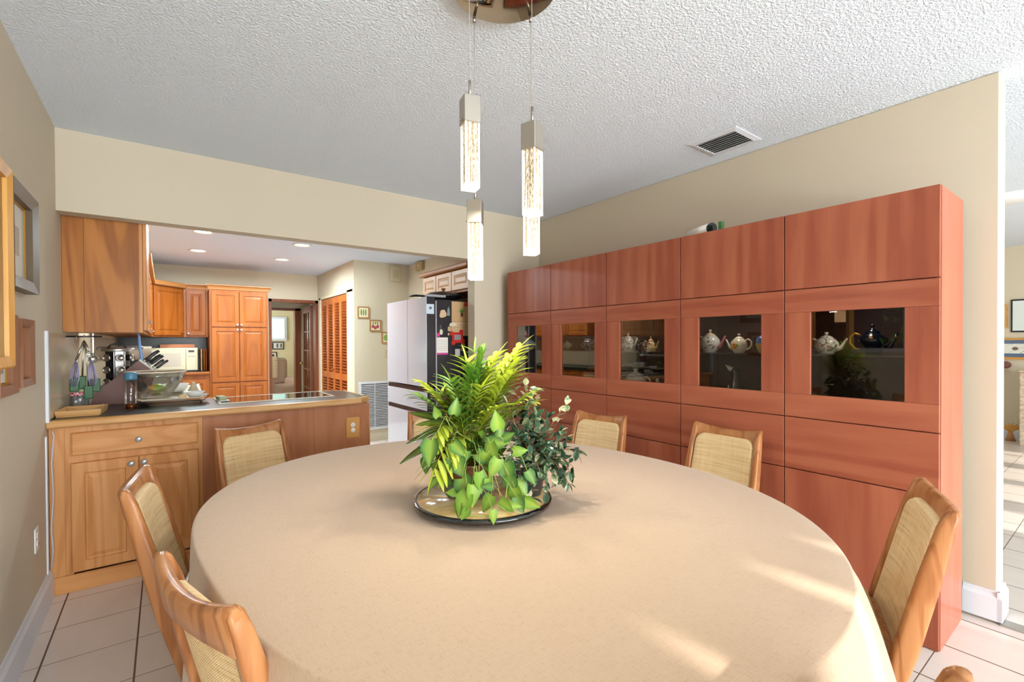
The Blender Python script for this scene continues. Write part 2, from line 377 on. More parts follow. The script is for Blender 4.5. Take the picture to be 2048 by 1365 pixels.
# ---------------------------------------------------------------- cherry cabinet wall
Y0, UW, XF, XBK, ZT = .518, .6243, 2.645, 3.06, 2.002
lbl = ['cherry display cabinet unit nearest the wall end, glass door holding dark gilded teapot',
       'cherry display cabinet unit second from the right, glass door holding pink-spouted teapot',
       'middle cherry display cabinet unit, glass door with big white teapot at bottom',
       'cherry display cabinet unit second from the left, glass door with a basket inside',
       'cherry display cabinet unit farthest away against the tan pier, mostly behind the palm']
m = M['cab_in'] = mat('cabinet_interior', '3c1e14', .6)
M['shelfglass'] = clear_glass('shelf_glass', 'b8c4c0', 2.0)
for k in range(5):
    y0 = Y0+k*UW; y1 = y0+UW; g = .0027
    t = thing('display_cabinet', lbl[k], 'cabinet', (XF, y0, 0), 0, 'cherry display cabinets along the right wall')
    def bx(mb, x0, a, z0, x1, b, z1, bev=0): mb.box((x0-XF, a-y0, z0), (x1-XF, b-y0, z1), bev, 1)
    mb = MB(); T = .018
    bx(mb, XF+.021, y0+.0008, 0, XBK, y0+T, ZT); bx(mb, XF+.021, y1-T, 0, XBK, y1-.0008, ZT)
    bx(mb, XF+.021, y0+T, ZT-T, XBK, y1-T, ZT); bx(mb, XF+.021, y0+T, 0, XBK, y1-T, .03)
    for z in (1.600, .945, .669): bx(mb, XF+.023, y0+T, z-.009, XBK-.01, y1-T, z+.009)
    part('carcass', mb, M['cherry_side'], t)
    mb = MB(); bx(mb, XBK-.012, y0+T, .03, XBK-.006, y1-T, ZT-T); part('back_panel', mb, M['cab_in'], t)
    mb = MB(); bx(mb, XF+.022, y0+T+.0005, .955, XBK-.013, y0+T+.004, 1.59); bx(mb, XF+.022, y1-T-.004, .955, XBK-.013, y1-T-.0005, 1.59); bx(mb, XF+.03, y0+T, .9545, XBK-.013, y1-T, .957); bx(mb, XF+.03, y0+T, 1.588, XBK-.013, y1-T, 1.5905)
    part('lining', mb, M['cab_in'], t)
    mb = MB(); bx(mb, XF, y0+g, 1.607+g, XF+.019, y1-g, ZT, .0012); part('upper_door', mb, M['cherry_v'], t)
    d = None
    ya, yb = y0+.120, y1-.126; za, zb = 1.063, 1.487
    mb = MB(); o_ = [(y0+.004, .945), (y1-.004, .945), (y1-.004, 1.602), (y0+.004, 1.602)]; i_ = [(ya+.001, za+.001), (yb-.001, za+.001), (yb-.001, zb-.001), (ya+.001, zb-.001)]
    L4 = [[mb.v((x-XF, y-y0, z)) for y, z in q] for x, q in ((XF+.0165, o_), (XF+.0165, i_), (XF+.0205, i_), (XF+.0205, o_))]
    for q in range(4):
        for w in range(4): mb.f([L4[q][w], L4[q][(w+1) % 4], L4[(q+1) % 4][(w+1) % 4], L4[(q+1) % 4][w]])
    d = part('glass_door', mb, M['cherry_dark'], t)
    mb = MB(); bx(mb, XF, y0+g, .941+g, XF+.0166, y1-g, za, .001); part('lower_rail', mb, M['cherry_h'], d)
    mb = MB(); bx(mb, XF, y0+g, zb, XF+.0166, y1-g, 1.607-g, .001); part('upper_rail', mb, M['cherry_h'], d)
    for qa, qb in ((y0+g, ya), (yb, y1-g)):
        mb = MB(); bx(mb, XF, qa, za+.0006, XF+.0166, qb, zb-.0006, .001); part('stile', mb, M['cherry_v'], d)
    mb = MB(); bx(mb, XF+.008, ya-.004, za-.004, XF+.012, yb+.004, zb+.004); part('pane', mb, M['tint_glass'], d)
    mb = MB(); bx(mb, XF, y0+g, .669+g, XF+.019, y1-g, .941-g, .0012); part('drawer_front', mb, M['cherry_h'], t)
    mb = MB(); bx(mb, XF, y0+g, .004, XF+.019, y1-g, .669-g, .0012); part('lower_door', mb, M['cherry_v'], t)
    part('added_puck', MB().lathe([(0, 0), (.03, 0), (.03, -.008), (0, -.008)], (.12, UW/2, 1.5875), 24), M['white'], t)  # added puck body, hidden above the glass, for the fill lamp
    area('cabinet_fill', (XF+.12, y0+UW/2, 1.578), (0, 0, 0), .05, .05, .55, (1, .95, .86), 'DISK')  # fill lamp added to brighten the teapots behind the glass
    mb = MB(); bx(mb, XF+.025, y0+T+.005, 1.262, XBK-.02, y1-T-.005, 1.270); part('glass_shelf', mb, M['shelfglass'], t)

# teapots and ornaments inside
def painted(name, basec, spots, scale=40, thr=.62, rough=.15):
    m = mat(name, basec, rough, coat=.5); c = basec
    out = None
    for i, sc in enumerate(spots):
        n = noise_(m, coords(m, (1, 1, 1), (i*1.3, i*.7, i)), scale, 2, .5, .5)
        r = ramp(m, n, [(thr-.02, 0.0), (thr+.01, 1.0)])
        out = mix(m, r, out if out is not None else basec, sc)
    if out is not None: lk(m, out, bs(m).inputs['Base Color'])
    return m
P = {'floral': painted('floral_china', 'e4e2da', ['7d8a62', 'b98a86', '5b5a50'], 45, .62),
     'navy': painted('navy_glaze', '121826', ['c8a24a'], 18, .66),
     'white': painted('white_china', 'dfe2e0', ['5a3b38', '8f7355'], 38, .66),
     'fruit': painted('ivory_china', 'ddd6bf', [], 20),
     'hex': painted('hex_china', 'dfe0d8', ['8c6a4a', '6f7a5a'], 42, .64),
     'box': painted('yellow_china', 'd9c08a', ['8a4434', 'e9e2c8'], 55, .6),
     'big': painted('tureen_china', 'd3d8d2', ['4d5a66', '8f7768'], 40, .66),
     'cream': painted('cream_china', 'd6d0ae', ['9a8f5a'], 40, .7),
     'delft': painted('blue_white_china', 'd8dce6', ['1d2440', '20284a'], 55, .52),
     'pale': painted('pale_blue_china', 'b9c8d6', ['5d7590'], 60, .6)}
TG = 'teapots and ornaments behind the glass doors'
def teapot(label, loc, h, r, mt, sdir=-1, prof=None, spout=None, n=32, handle_m=None, knob_m=None, name='teapot'):
    """sdir -1: spout towards -y (right in the picture)"""
    t = thing(name, label, 'teapot', loc, 0, TG)
    bh = h*.72
    pf = prof or [(0, 0), (.55, 0), (.6, .02), (.92, .30), (1, .5), (.93, .74), (.66, .95), (.5, 1.0), (0, 1.0)]
    part('body', MB().lathe([(a*r, b*bh) for a, b in pf], n=n), mt, t)
    rt = pf[-2][0]*r
    part('lid', MB().lathe([(rt*1.08, bh-.001), (rt*1.05, bh+h*.03), (rt*.6, bh+h*.10), (rt*.22, bh+h*.135), (rt*.2, bh+h*.17), (rt*.34, bh+h*.21), (rt*.30, bh+h*.26), (0, bh+h*.28)], n=24), knob_m or mt, t)
    s = sdir
    part('spout', MB().tube([(0, s*r*.80, bh*.28), (0, s*r*1.15, bh*.38), (0, s*r*1.38, bh*.68), (0, s*r*1.62, bh*.98)], [r*.22, r*.17, r*.11, r*.08], 12), spout or mt, t)
    part('handle', MB().tube([(0, -s*r*.80, bh*.88), (0, -s*r*1.15, bh*.98), (0, -s*r*1.48, bh*.82), (0, -s*r*1.50, bh*.52), (0, -s*r*1.2, bh*.28), (0, -s*r*.85, bh*.22)], [r*.09]*6, 10), handle_m or mt, t)
    return t
ZS = 1.2702
X_T = 2.80
teapot('floral white teapot on the glass shelf of the nearest cabinet', (X_T, 1.00, ZS), .115, .058, P['floral'], -1)
tn = teapot('dark navy teapot with gilt handles on the shelf of the nearest cabinet', (X_T, .80, ZS), .15, .062, P['navy'], -1, handle_m=M['gold'], prof=[(0, 0), (.45, 0), (.5, .25), (.6, .38), (1, .60), (.95, .75), (.6, .9), (.45, 1), (0, 1)])
teapot('round white teapot with red and white striped spout', (X_T, 1.655, ZS), .145, .062, P['white'], -1, spout=mat('pink_spout', 'c06a78', .2), knob_m=P['fruit'])
m = mat('fruit_decor', 'd8c832', .3)
tf = teapot('ivory teapot painted with yellow and orange fruit', (X_T, 1.468, ZS), .115, .050, P['fruit'], 1)
mb = MB()
for (dy, dz, rr_, mi) in ((.018, .034, .012, 0), (.004, .046, .011, 1), (-.012, .044, .010, 2), (-.002, .032, .010, 1), (.022, .047, .007, 2), (.010, .036, .010, 0)):
    mb.mi = mi; x = -math.sqrt(max(.0001, .0505**2-dy*dy))
    mb.sphere((x+.002, dy, dz), rr_, 12, (.25, 1, 1))
part('fruit_motif', mb, [m, mat('orange_decor', 'd8702c', .3), mat('green_decor', '8fae3a', .3)], tf)
mb = MB(); t = thing('sugar_bowl', 'blue white and yellow striped pot half hidden by the door stile', 'pot', (X_T, 1.315, ZS), 0, TG)
mb.lathe([(0, 0), (.03, 0), (.045, .03), (.048, .055)]); mb.mi = 1; mb.lathe([(.048, .055), (.046, .08), (.03, .10), (0, .105)])
part('body', mb, [mat('yellow_stripe', 'd9b868', .25), mat('blue_stripe', '4a6aa8', .25)], t)
teapot('white hexagonal teapot with flower sprigs in the middle cabinet', (X_T, 2.315, ZS), .135, .052, P['hex'], -1, prof=[(0, 0), (.8, 0), (1.1, .28), (.8, .62), (.72, .92), (.5, 1), (0, 1)], n=6)
teapot('small yellow tapered teapot beside the hexagonal one', (X_T, 2.11, ZS), .105, .042, P['box'], -1, prof=[(0, 0), (1, 0), (.95, .3), (.72, .8), (.4, 1), (0, 1)], n=4)
o = B((2.90, 2.16, ZS), (2.98, 2.28, ZS+.06), .003).build('wooden_box', mat('box_wood', '7a5226', .5)); tag(o, 'small brown wooden box behind the yellow tapered teapot', 'box')
teapot('large low white teapot with looped handle at the bottom of the middle cabinet', (X_T, 2.245, .957), .185, .085, P['big'], 1, prof=[(0, 0), (.6, 0), (.7, .1), (.75, .4), (.95, .62), (1.02, .80), (.9, .92), (.7, 1), (0, 1)])
t = thing('sugar_bowl', 'white lidded pot only its knob showing beside the large low teapot', 'pot', (X_T, 2.055, .957), 0, TG)
part('body', MB().lathe([(0, 0), (.03, 0), (.04, .03), (.04, .07), (.03, .085), (.012, .095), (.012, .11), (.007, .12), (0, .122)]), P['big'], t)
teapot('small cream teapot beside the ornate blue and white one', (X_T, 2.985, ZS), .085, .038, P['cream'], -1)
teapot('ornate blue and white teapot in the second cabinet from the left', (X_T, 2.735, ZS), .115, .060, P['delft'], 1)
t = thing('wicker_basket', 'small square wicker basket under the cream teapot', 'basket', (X_T+.03, 2.975, .957), 0)
m = mat('wicker', 'a8763e', .7); v = coords(m, (1, 1, 1)); bump(m, noise_(m, v, 160, 2), 1, .004)
part('body', B((-.045, -.05, 0), (.045, .05, .12), .008), m, t); part('lid', B((-.048, -.053, .121), (.048, .053, .14), .006), m, t)
t = thing('folded_linen', 'stack of folded cream linen with a golden top beside the basket', 'linen', (X_T+.03, 2.70, .957))
part('cloths', MB().box((-.07, -.08, 0), (.07, .08, .05), .012).box((-.068, -.075, .052), (.068, .08, .10), .012).box((-.07, -.078, .102), (.066, .07, .135), .012), mat('linen', 'd8c8a8', .8), t)
part('golden_napkin', MB().sphere((0, 0, .158), .055, 16, (1, 1, .4)), mat('amber_cloth', 'b87a2c', .6), t)
teapot('pale blue teapot in the farthest cabinet behind the palm', (X_T, 3.49, ZS), .10, .045, P['pale'], 1)
t = thing('tall_jug', 'black and white bird-shaped jug below the pink-spouted teapot', 'jug', (X_T, 1.49, .957), 0, TG)
part('body', MB().lathe([(0, 0), (.04, 0), (.05, .04), (.045, .10), (.028, .16), (.026, .18), (.03, .20), (.02, .215), (0, .22)]), mat('black_glaze', '24262c', .12), t)
part('wing', MB().sphere((-.03, .02, .07), .03, 14, (.5, .6, 1.6)), mat('white_glaze', 'dde2e8', .15), t)
part('beak', MB().tube([(0, .0, .195), (-.01, .03, .215), (-.012, .055, .235)], [.02, .014, .003], 10), mat('bone_glaze', 'd8d4c8', .2), t)
o = B((2.700, .868, 1.43), (2.702, .915, 1.487)).build('price_card', mat('card_print', 'e3c6a0', .6)); tag(o, 'small printed card stuck inside the nearest glass door', 'card')
o.location = (-.040, 0, 0)
# things on top of the cabinets
t = thing('paper_roll', 'white paper roll with dark end lying on top of the cherry cabinets', 'roll', (0, 0, 0))
part('tube', MB().cyl((2.725, 1.605, 2.0375), (2.80, 1.80, 2.0375), .0345, n=28), M['paper'], t)
part('end_cap', MB().cyl((2.7198, 1.5915, 2.0365), (2.7246, 1.604, 2.0365), .0345, n=28), mat('dark_cap', '14201c', .15), t)
o = B((2.705, 1.525, 2.003), (2.735, 1.547, 2.065), .003).build('green_box', mat('green_card', '3e7a3e', .5)); tag(o, 'small green box end beside the white roll on top of the cherry cabinets', 'box')

# ---------------------------------------------------------------- table and cloth
TCX, TCY, TA, TB, TH = .983, 1.525, .965, 1.198, .229
RIM = [1.0579, 0.0162, -0.0266, -0.1019, -0.0234, 0.0117, 0.0088, -0.0081, -0.0035, -0.001, 0.0015]
def ell(th, k=1.0, off=0.0):
    r = RIM[0]
    for q in range(1, 6): r += RIM[2*q-1]*math.cos(q*th)+RIM[2*q]*math.sin(q*th)
    r = (r-.013)*k+off
    return TCX+r*math.cos(th), TCY+r*math.sin(th)
def ell_old(th, k=1.0, off=0.0):
    x, y = (TA*k+off)*math.cos(th), (TB*k+off)*math.sin(th)
    return TCX + x*math.cos(TH) - y*math.sin(TH), TCY + x*math.sin(TH) + y*math.cos(TH)
t = thing('dining_table', 'oval dining table hidden under the tan cloth', 'table', (TCX, TCY, 0), TH)
n = 96
tt = MB(); tt.M = Matrix.Rotation(-TH, 4, 'Z') @ Matrix.Translation((-TCX, -TCY, 0)); tt.prism([ell(2*math.pi*i/n, 1, -.008) for i in range(n)], .722, .752); part('tabletop', tt, M['chair'], t)
for s in (-1, 1):
    part('pedestal', MB().lathe([(.09, .05), (.07, .12), (.05, .4), (.07, .68), (.12, .721)], (0, s*.55, 0)), M['chair'], t)
    part('foot', MB().box((-.34, s*.55-.04, 0), (.34, s*.55+.04, .055), .012), M['chair'], t)
chairs = [((.405, 3.165), -70.7, 'walnut dining chair with woven back in front of the peninsula panel'),
          ((1.55, 3.00), -108, 'walnut dining chair mostly hidden behind the potted plants, before the refrigerator'),
          ((2.36, 2.185), -171.7, 'walnut dining chair by the cherry cabinets, nearer the plants than its neighbour'),
          ((2.55, 1.41), 179.6, 'walnut dining chair with its woven back before the second cabinet from the right'),
          ((1.945, .395), 113.5, 'large near walnut dining chair at the right, in front of the cabinet end panel'),
          ((-.085, 2.17), -7, 'walnut dining chair at the left end of the table before the peninsula doors'),
          ((.045, 1.17), 16.3, 'nearest walnut dining chair at the lower left corner, seen from behind its rail'),
          ((.745, .19), 81, 'walnut dining chair showing only a rail corner at the lower right edge')]

def tuck(p, z):
    """the chairs are pushed in: the seats press the hanging cloth inwards"""
    x, y = p
    fz = min(1, max(0, (.62-z)/.14)); fz = fz*fz*(3-2*fz)
    if fz <= 0: return p
    for (c, a, _l) in chairs:
        a = R(a); ox, oy = c[0]+.25*math.cos(a), c[1]+.25*math.sin(a)
        lx = (x-ox)*math.cos(a)+(y-oy)*math.sin(a); ly = -(x-ox)*math.sin(a)+(y-oy)*math.cos(a)
        w = min(1, max(0, (.36-abs(ly))/.12)); w = w*w*(3-2*w)
        if w > 0 and -.5 < lx < .29:
            m_ = (.29-lx)*w*fz; x += math.cos(a)*m_; y += math.sin(a)*m_
    return (x, y)
mb = MB(); N = 360; rings = []
prof = [(k/20, .7555) for k in range(1, 21)]
for k in range(1, 20):
    rings.append([(ell(2*math.pi*j/N, k/20), .7585) for j in range(N)])
drop = [(.0, 0), (.005, -.0012), (.0085, -.005), (.010, -.012)] + [(.011, -.013-.66*(i/22)**1.0) for i in range(1, 23)]
def fold(th, s):
    # smooth folds of the hanging cloth, deeper towards the hem
    a = .55+.45*math.sin(2*th+.8)
    f = (.5+.5*math.sin(11*th+1.2*math.sin(3*th)))**1.6 + .35*(.5+.5*math.sin(23*th+2*math.sin(2*th+1)))
    return f*a
for i, (o_, dz) in enumerate(drop):
    s = max(0, (-dz-.013)/.62)
    r = []
    def bulge(th): return math.exp(-((th-R(292))/R(17))**2)*.17
    for j in range(N):
        th = 2*math.pi*j/N
        off = o_ + fold(th, s)*.050*s**1.1 - .004*s + bulge(th)*s**.75
        r.append((tuck(ell(th, 1, off), .7585+dz), .7585+dz))
    rings.append(r)
c0 = mb.v((TCX, TCY, .7585)); prev = None
for r in rings:
    cur = [mb.v((p[0], p[1], z)) for p, z in r]
    for j in range(N):
        if prev is None: mb.f([c0, cur[j], cur[(j+1) % N]], True)
        else: mb.f([prev[j], prev[(j+1) % N], cur[(j+1) % N], cur[j]], True)
    prev = cur
o = mb.build('tablecloth', M['cloth']); tag(o, 'plain tan tablecloth draped over the big oval table', 'tablecloth')
so = o.modifiers.new('thick', 'SOLIDIFY'); so.thickness = .0015; so.offset = -1

# ---------------------------------------------------------------- chairs (local +x = facing the table)
def chair_proto():
    t = thing('dining_chair', 'x', 'chair')
    def bx_(z):   # rear post centre line
        return -.25 + .245*(.86-z)
    for s in (-1, 1):
        mb = MB()
        P_ = [(bx_(-.02)+.002, s*.182, 0), (bx_(.2), s*.188, .2), (bx_(.44), s*.196, .44), (bx_(.65), s*.192, .65), (bx_(.80), s*.185, .80), (bx_(.845)-.003, s*.1855, .845)]
        P_.append((bx_(.857)-.004, s*.186, .857))
        mb.tube(P_, [(.013, .012), (.021, .016), (.030, .018), (.027, .018), (.020, .0165), (.016, .013), (.009, .008)], 20, True, .55)
        part('rear_post', mb, M['chair'], t)
    # top rail: bowed back, dipped in the middle, horned ends
    mb = MB(); K = 28; rg = []
    for i in range(K+1):
        u = -1+2*i/K; y = u*.199; c = 1-u*u
        zt = .866-.026*(1-abs(u)**2.2); zb_ = .752+.022*c; x0 = bx_(.82)-.004-.030*c
        th = .0155+.003*c
        if i in (0, K): th *= .5; zt -= .008; zb_ += .004
        lean = .2
        sec = []
        for (fx_, fz) in ((-1, .08), (-1, .5), (-.92, .86), (-.55, 1), (.5, .99), (1, .80), (1, .5), (1, .08), (.7, 0), (-.7, 0)):
            z = zb_+(zt-zb_)*fz
            sec.append(mb.v((x0+th*fx_ - lean*(z-.82), y, z)))
        rg.append(sec)
    for a, b in zip(rg, rg[1:]):
        for j in range(10): mb.f([a[j], a[(j+1) % 10], b[(j+1) % 10], b[j]], True)
    mb.f(rg[0]); mb.f(rg[-1][::-1])
    part('top_rail', mb, M['chair'], t)
    # woven back pad, rounded corners
    def rrect(hw, z0, z1, r, n=8):
        pts = []
        for cx, cz, a0 in ((hw-r, z1-r, 0), (-hw+r, z1-r, 90), (-hw+r, z0+r, 180), (hw-r, z0+r, 270)):
            for i in range(n+1):
                a = R(a0+90*i/n); pts.append((cx+r*math.cos(a), cz+r*math.sin(a)))
        return pts
    def sx(y, z): return bx_(z)-.024*(1-(y/.18)**2)
    def tw(z): return 1+.09*(.8-z)/.44
    mb = MB(); pr = rrect(.166, .36, .805, .045); k = len(pr)
    def ring(sc, dx):
        cz = .5825
        return [mb.v((sx(y*sc, cz+(z-cz)*sc)+dx, y*sc*tw(z), cz+(z-cz)*sc)) for y, z in pr]
    loops = [ring(.95, .026), ring(.98, .023), ring(.997, .014), ring(1.0, .004), ring(.985, -.006), ring(.96, -.009)]
    for a, b in zip(loops, loops[1:]):
        for j in range(k): mb.f([a[j], a[(j+1) % k], b[(j+1) % k], b[j]], True)
    for sc0, dx in ((.95, .026), (.96, -.009)):
        lp = loops[0] if dx > 0 else loops[-1]; prev = lp
        for sc in (.8, .6, .4, .2):
            cur = ring(sc, dx)
            for j in range(k): mb.f([prev[j], prev[(j+1) % k], cur[(j+1) % k], cur[j]], True)
            prev = cur
        mb.f(prev, True)
    bp = part('woven_back', mb, M['cane'], t)
    # stitched edge beads
    mb = MB()
    for s in (-1, 1):
        for i in range(34):
            z = .42+i*.0105; y = s*.1655*tw(z)
            mb.sphere((sx(y/tw(z), z)+.010, y, z), .0058, 6, (1.9, .7, .5))
    part('stitching', mb, mat('rattan_edge', 'f2e4bc', .6) if 'rattan_edge' not in bpy.data.materials else bpy.data.materials['rattan_edge'], bp)
    part('seat_frame', MB().box((-.135, -.185, .375), (.235, .185, .41), .010), M['chair'], t)
    part('seat_cushion', MB().box((-.105, -.18, .411), (.235, .18, .445), .018, 3), mat('seat_fabric', 'c9ab74', .85), t)
    for s in (-1, 1):
        part('front_leg', MB().tube([(.25, s*.19, 0), (.235, s*.188, .22), (.215, s*.175, .39)], [(.011, .011), (.016, .016), (.019, .019)], 12), M['chair'], t)
    part('stretcher', MB().tube([(bx_(.36)+.01, -.185, .34), (bx_(.36)+.01, .185, .34)], .012, 10), M['chair'], t)
    return t
proto = chair_proto()
for i, (c, a, l) in enumerate(chairs):
    o = proto if i == 0 else copy_tree(proto)
    a = R(a); o.rotation_euler = (0, 0, a)
    o.location = (c[0]+.25*math.cos(a), c[1]+.25*math.sin(a), 0)
    o['label'] = l; o['group'] = 'walnut dining chairs around the oval table'

# ---------------------------------------------------------------- pendants
m = M['crystal'] = mat('seeded_crystal', 'f4efe6', .12, emit='fff0d8', es=.5)
v = coords(m, (1, 1, .25)); nn = noise_(m, v, 420, 2, .5); nv = noise_(m, coords(m, (1, 1, .01)), 420, 1)
aa = nd(m, 'ShaderNodeMath', operation='MULTIPLY'); lk(m, nn, aa.inputs[0]); lk(m, nv, aa.inputs[1])
rr = ramp(m, aa.outputs[0], [(.20, '8a7658'), (.27, 'c9b694'), (.36, 'fffaf0')]); lk(m, rr, bs(m).inputs['Emission Color']); lk(m, rr, bs(m).inputs['Base Color'])
M['crystal_edge'] = mat('crystal_edge', 'ffffff', .1, emit='fff8ea', es=.85)
PC = (.955, 1.325)
t = thing('ceiling_canopy', 'round polished chrome canopy on the ceiling above the table', 'canopy', (PC[0], PC[1], ZC))
part('plate', MB().lathe([(0, -.035), (.182, -.035), (.186, -.031), (.186, -.004), (0, -.004)], n=72), M['mirror'], t)
PD = [((.807, 1.314), 2.049, .42, 'left pendant of the upper pair, seeded crystal bar nearest the camera'),
      ((.970, 1.193), 1.963, -.62, 'right pendant of the upper pair, crystal bar overlapping the one behind'),
      ((.948, 1.509), 1.787, -.10, 'lowest pendant on the left, crystal bar hanging in front of the pier'),
      ((1.118, 1.383), 1.880, .30, 'rear right pendant, its metal cap hidden behind the nearer crystal bar')]
for (x, y), zj, rz, l in PD:
    t = thing('pendant_light', l, 'pendant light', (x, y, zj-.21), rz-.637, 'crystal bar pendants above the table')
    w = .0245
    part('cap', MB().box((-.0275, -.0275, .21), (.0275, .0275, .296), .0015, 1), M['nickel'], t)
    c = part('crystal_bar', MB().box((-w+.004, -w+.004, .006), (w-.004, w-.004, .2098)), M['crystal'], t)
    mb = MB()
    L4 = [[mb.v((sx*a, sy*a, z)) for sx, sy in ((-1, -1), (1, -1), (1, 1), (-1, 1))] for a, z in ((w-.0035, .0055), (w, .0), (w, .014), (w-.0038, .018))]
    for q in range(3):
        for k in range(4): mb.f([L4[q][k], L4[q][(k+1) % 4], L4[q+1][(k+1) % 4], L4[q+1][k]])
    mb.f(L4[0]); f_ = mb.f(L4[3])
    part('base_edge', mb, M['crystal_edge'], c)
    for sx, sy in ((-1, -1), (1, -1), (1, 1), (-1, 1)):
        part('lit_corner', MB().box((sx*w-.0022*(1+sx), sy*w-.0022*(1+sy), .014), (sx*w+.0022*(1-sx), sy*w+.0022*(1-sy), .2095)), M['crystal_edge'], c)
    part('screw', MB().cyl((-.036, 0, .222), (-.0275, 0, .222), .0025, n=8), M['nickel'], t)
    part('rod', MB().cyl((0, 0, .296), (0, 0, .353), .0045, n=12), M['nickel'], t)
    part('cable', MB().cyl((0, 0, .353), (0, 0, ZC-.035-(zj-.21)), .0012, n=8), mat('cable_wire', 'a8a49c', .4) if 'cable_wire' not in bpy.data.materials else bpy.data.materials['cable_wire'], t)
    part('cable_grip', MB().cyl((0, 0, ZC-.055-(zj-.21)), (0, 0, ZC-.035-(zj-.21)), .006, n=12), M['nickel'], t)
    area('pendant_glow', (x, y, zj-.215), (0, 0, 0), .045, .045, 2.5, (1, .93, .82), 'DISK')

# ceiling vent
t = thing('ceiling_vent', 'white ceiling air register with dark louvre gaps near the cherry cabinets', 'vent', (2.85, 1.59, ZC))
mb = MB(); a, b = .155, .160
L4 = [[mb.v((sx*p, sy*q, z)) for sx, sy in ((-1, -1), (1, -1), (1, 1), (-1, 1))] for p, q, z in ((a, b, -.001), (a, b, -.006), (a-.04, b-.03, -.012), (a-.04, b-.03, -.001))]
for q in range(3):
    for k in range(4): mb.f([L4[q][k], L4[q][(k+1) % 4], L4[q+1][(k+1) % 4], L4[q+1][k]])
part('frame', mb, M['white_trim'], t)
part('duct_shade', B((-.115, -.13, -.003), (.115, .13, -.001)), M['blackm'], t)  # black plate stands in for the shade inside the duct
for i in range(8):
    mb = MB(); mb.M = Matrix.Translation((-.10+i*.0285, 0, -.0095)) @ Matrix.Rotation(R(-35), 4, 'Y'); mb.box((-.0075, -.129, -.0008), (.0075, .129, .0008)); part('louvre_blade', mb, M['white_trim'], t)

# ---------------------------------------------------------------- lazy susan and plants
SC = Vector((.920, 1.423, .7595))
t = thing('lazy_susan', 'round tan marbled turntable with black rim in the table middle', 'turntable', SC)
m = mat('marbled_top', 'd9b878', .12, coat=.6); n = noise_(m, coords(m, (1, 1, 1)), 9, 4, .6, 1.5)
lk(m, ramp(m, n, [(.3, 'c99a52'), (.5, 'dcbc80'), (.7, 'e8cf9c')]), bs(m).inputs['Base Color'])
part('rim', MB().lathe([(0, .008), (.235, .008), (.247, .013), (.2505, .020), (.247, .027), (.240, .030), (.236, .0295), (.234, .026), (0, .026)], n=96), mat('black_lacquer', '0e0e12', .08, coat=1), t)
part('top', MB().lathe([(.2345, .0262), (.2345, .0285), (0, .0285)], n=96), m, t)
part('base', MB().lathe([(0, .0005), (.10, .0005), (.10, .0078), (0, .0078)], n=48), M['black'], t)
ZT_ = SC.z+.0288
rv = Vector((.804, -.595, 0)); dv = Vector((.595, .804, 0))     # picture right, picture depth
def PW(s, d, z): return Vector((.92, 1.423, 0)) + rv*s + dv*d + Vector((0, 0, z))

def leafmat(name, inner, edge, rough=.35, trans=.25):
    m = mat(name, edge, rough, spec=.4)
    at = nd(m, 'ShaderNodeAttribute'); at.attribute_name = 'vein'
    out = mix(m, at.outputs['Fac'], edge, inner)
    lk(m, out, bs(m).inputs['Base Color'])
    b = bs(m); tr = nd(m, 'ShaderNodeBsdfTranslucent'); lk(m, out, tr.inputs[0])
    ms = nd(m, 'ShaderNodeMixShader'); ms.inputs[0].default_value = trans
    mo = [x for x in m.node_tree.nodes if x.type == 'OUTPUT_MATERIAL'][0]
    lk(m, b.outputs[0], ms.inputs[1]); lk(m, tr.outputs[0], ms.inputs[2]); lk(m, ms.outputs[0], mo.inputs[0])
    return m
class Leaves(MB):
    def __init__(s): super().__init__(); s.lay = s.b.verts.layers.float.new('vein')
    def leaf(s, base, d, up, L, Wd, shape='oval', curl=.15, fold=.15, vein=1.0, seg=6, roll=0):
        d = Vector(d).normalized(); up = Vector(up); up = (up - d*up.dot(d))
        if up.length < 1e-4: up = d.orthogonal()
        up.normalize(); side = d.cross(up)
        if roll: side = (Matrix.Rotation(roll, 3, d) @ side); up = side.cross(d)
        base = Vector(base); rows = []
        for i in range(seg+1):
            u = i/seg
            if shape == 'heart': w = (math.sin(math.pi*min(1, (u*.92+.08)**.62))**.9)*(1-.25*u)
            elif shape == 'lance': w = math.sin(math.pi*(u*.95+.02)**.8)**.8
            elif shape == 'blade': w = (1-u)**.55*(.35+.65*min(1, u*5))
            else: w = math.sin(math.pi*min(1, u*.97+.015))**.75
            c = base + d*(u*L) - up*(curl*L*u*u)
            hw = Wd*.5*max(w, .02)
            back = 0
            if shape == 'heart' and i <= 1: back = L*.10*(1-i)
            V = []
            for k, sgn in enumerate((-1, -.5, 0, .5, 1)):
                p = c + side*(hw*sgn) + up*(fold*hw*abs(sgn)) - d*(back*abs(sgn))
                vv = s.v(p); vv[s.lay] = {0: 1.0, .5: .55, 1: 0}[abs(sgn)]*vein
                V.append(vv)
            rows.append(V)
        for a, b in zip(rows, rows[1:]):
            for k in range(4): s.f([a[k], a[k+1], b[k+1], b[k]], True)
    def stem(s, pts, r, n=5, vein=0):
        k0 = len(s.b.verts); s.tube(pts, r, n); s.b.verts.ensure_lookup_table()
        for q in range(k0, len(s.b.verts)): s.b.verts[q][s.lay] = vein
M['palm'] = leafmat('palm_leaf', 'c6cc48', 'a4b834', .4, .2)
M['palm_g'] = leafmat('palm_leaf_green', '86a83a', '4c7c2a', .4, .2)
M['philo'] = leafmat('philodendron_leaf', '9cba4c', '2f6a30', .42, .12)
M['philo_lime'] = leafmat('philodendron_lime_leaf', 'aac650', '6a9a34', .42, .15)
M['croton'] = leafmat('croton_leaf', 'a8b838', '2c4a2e', .22, .1)
M['croton_r'] = leafmat('croton_red_leaf', '9a5a2c', '3a2a20', .25, .1)
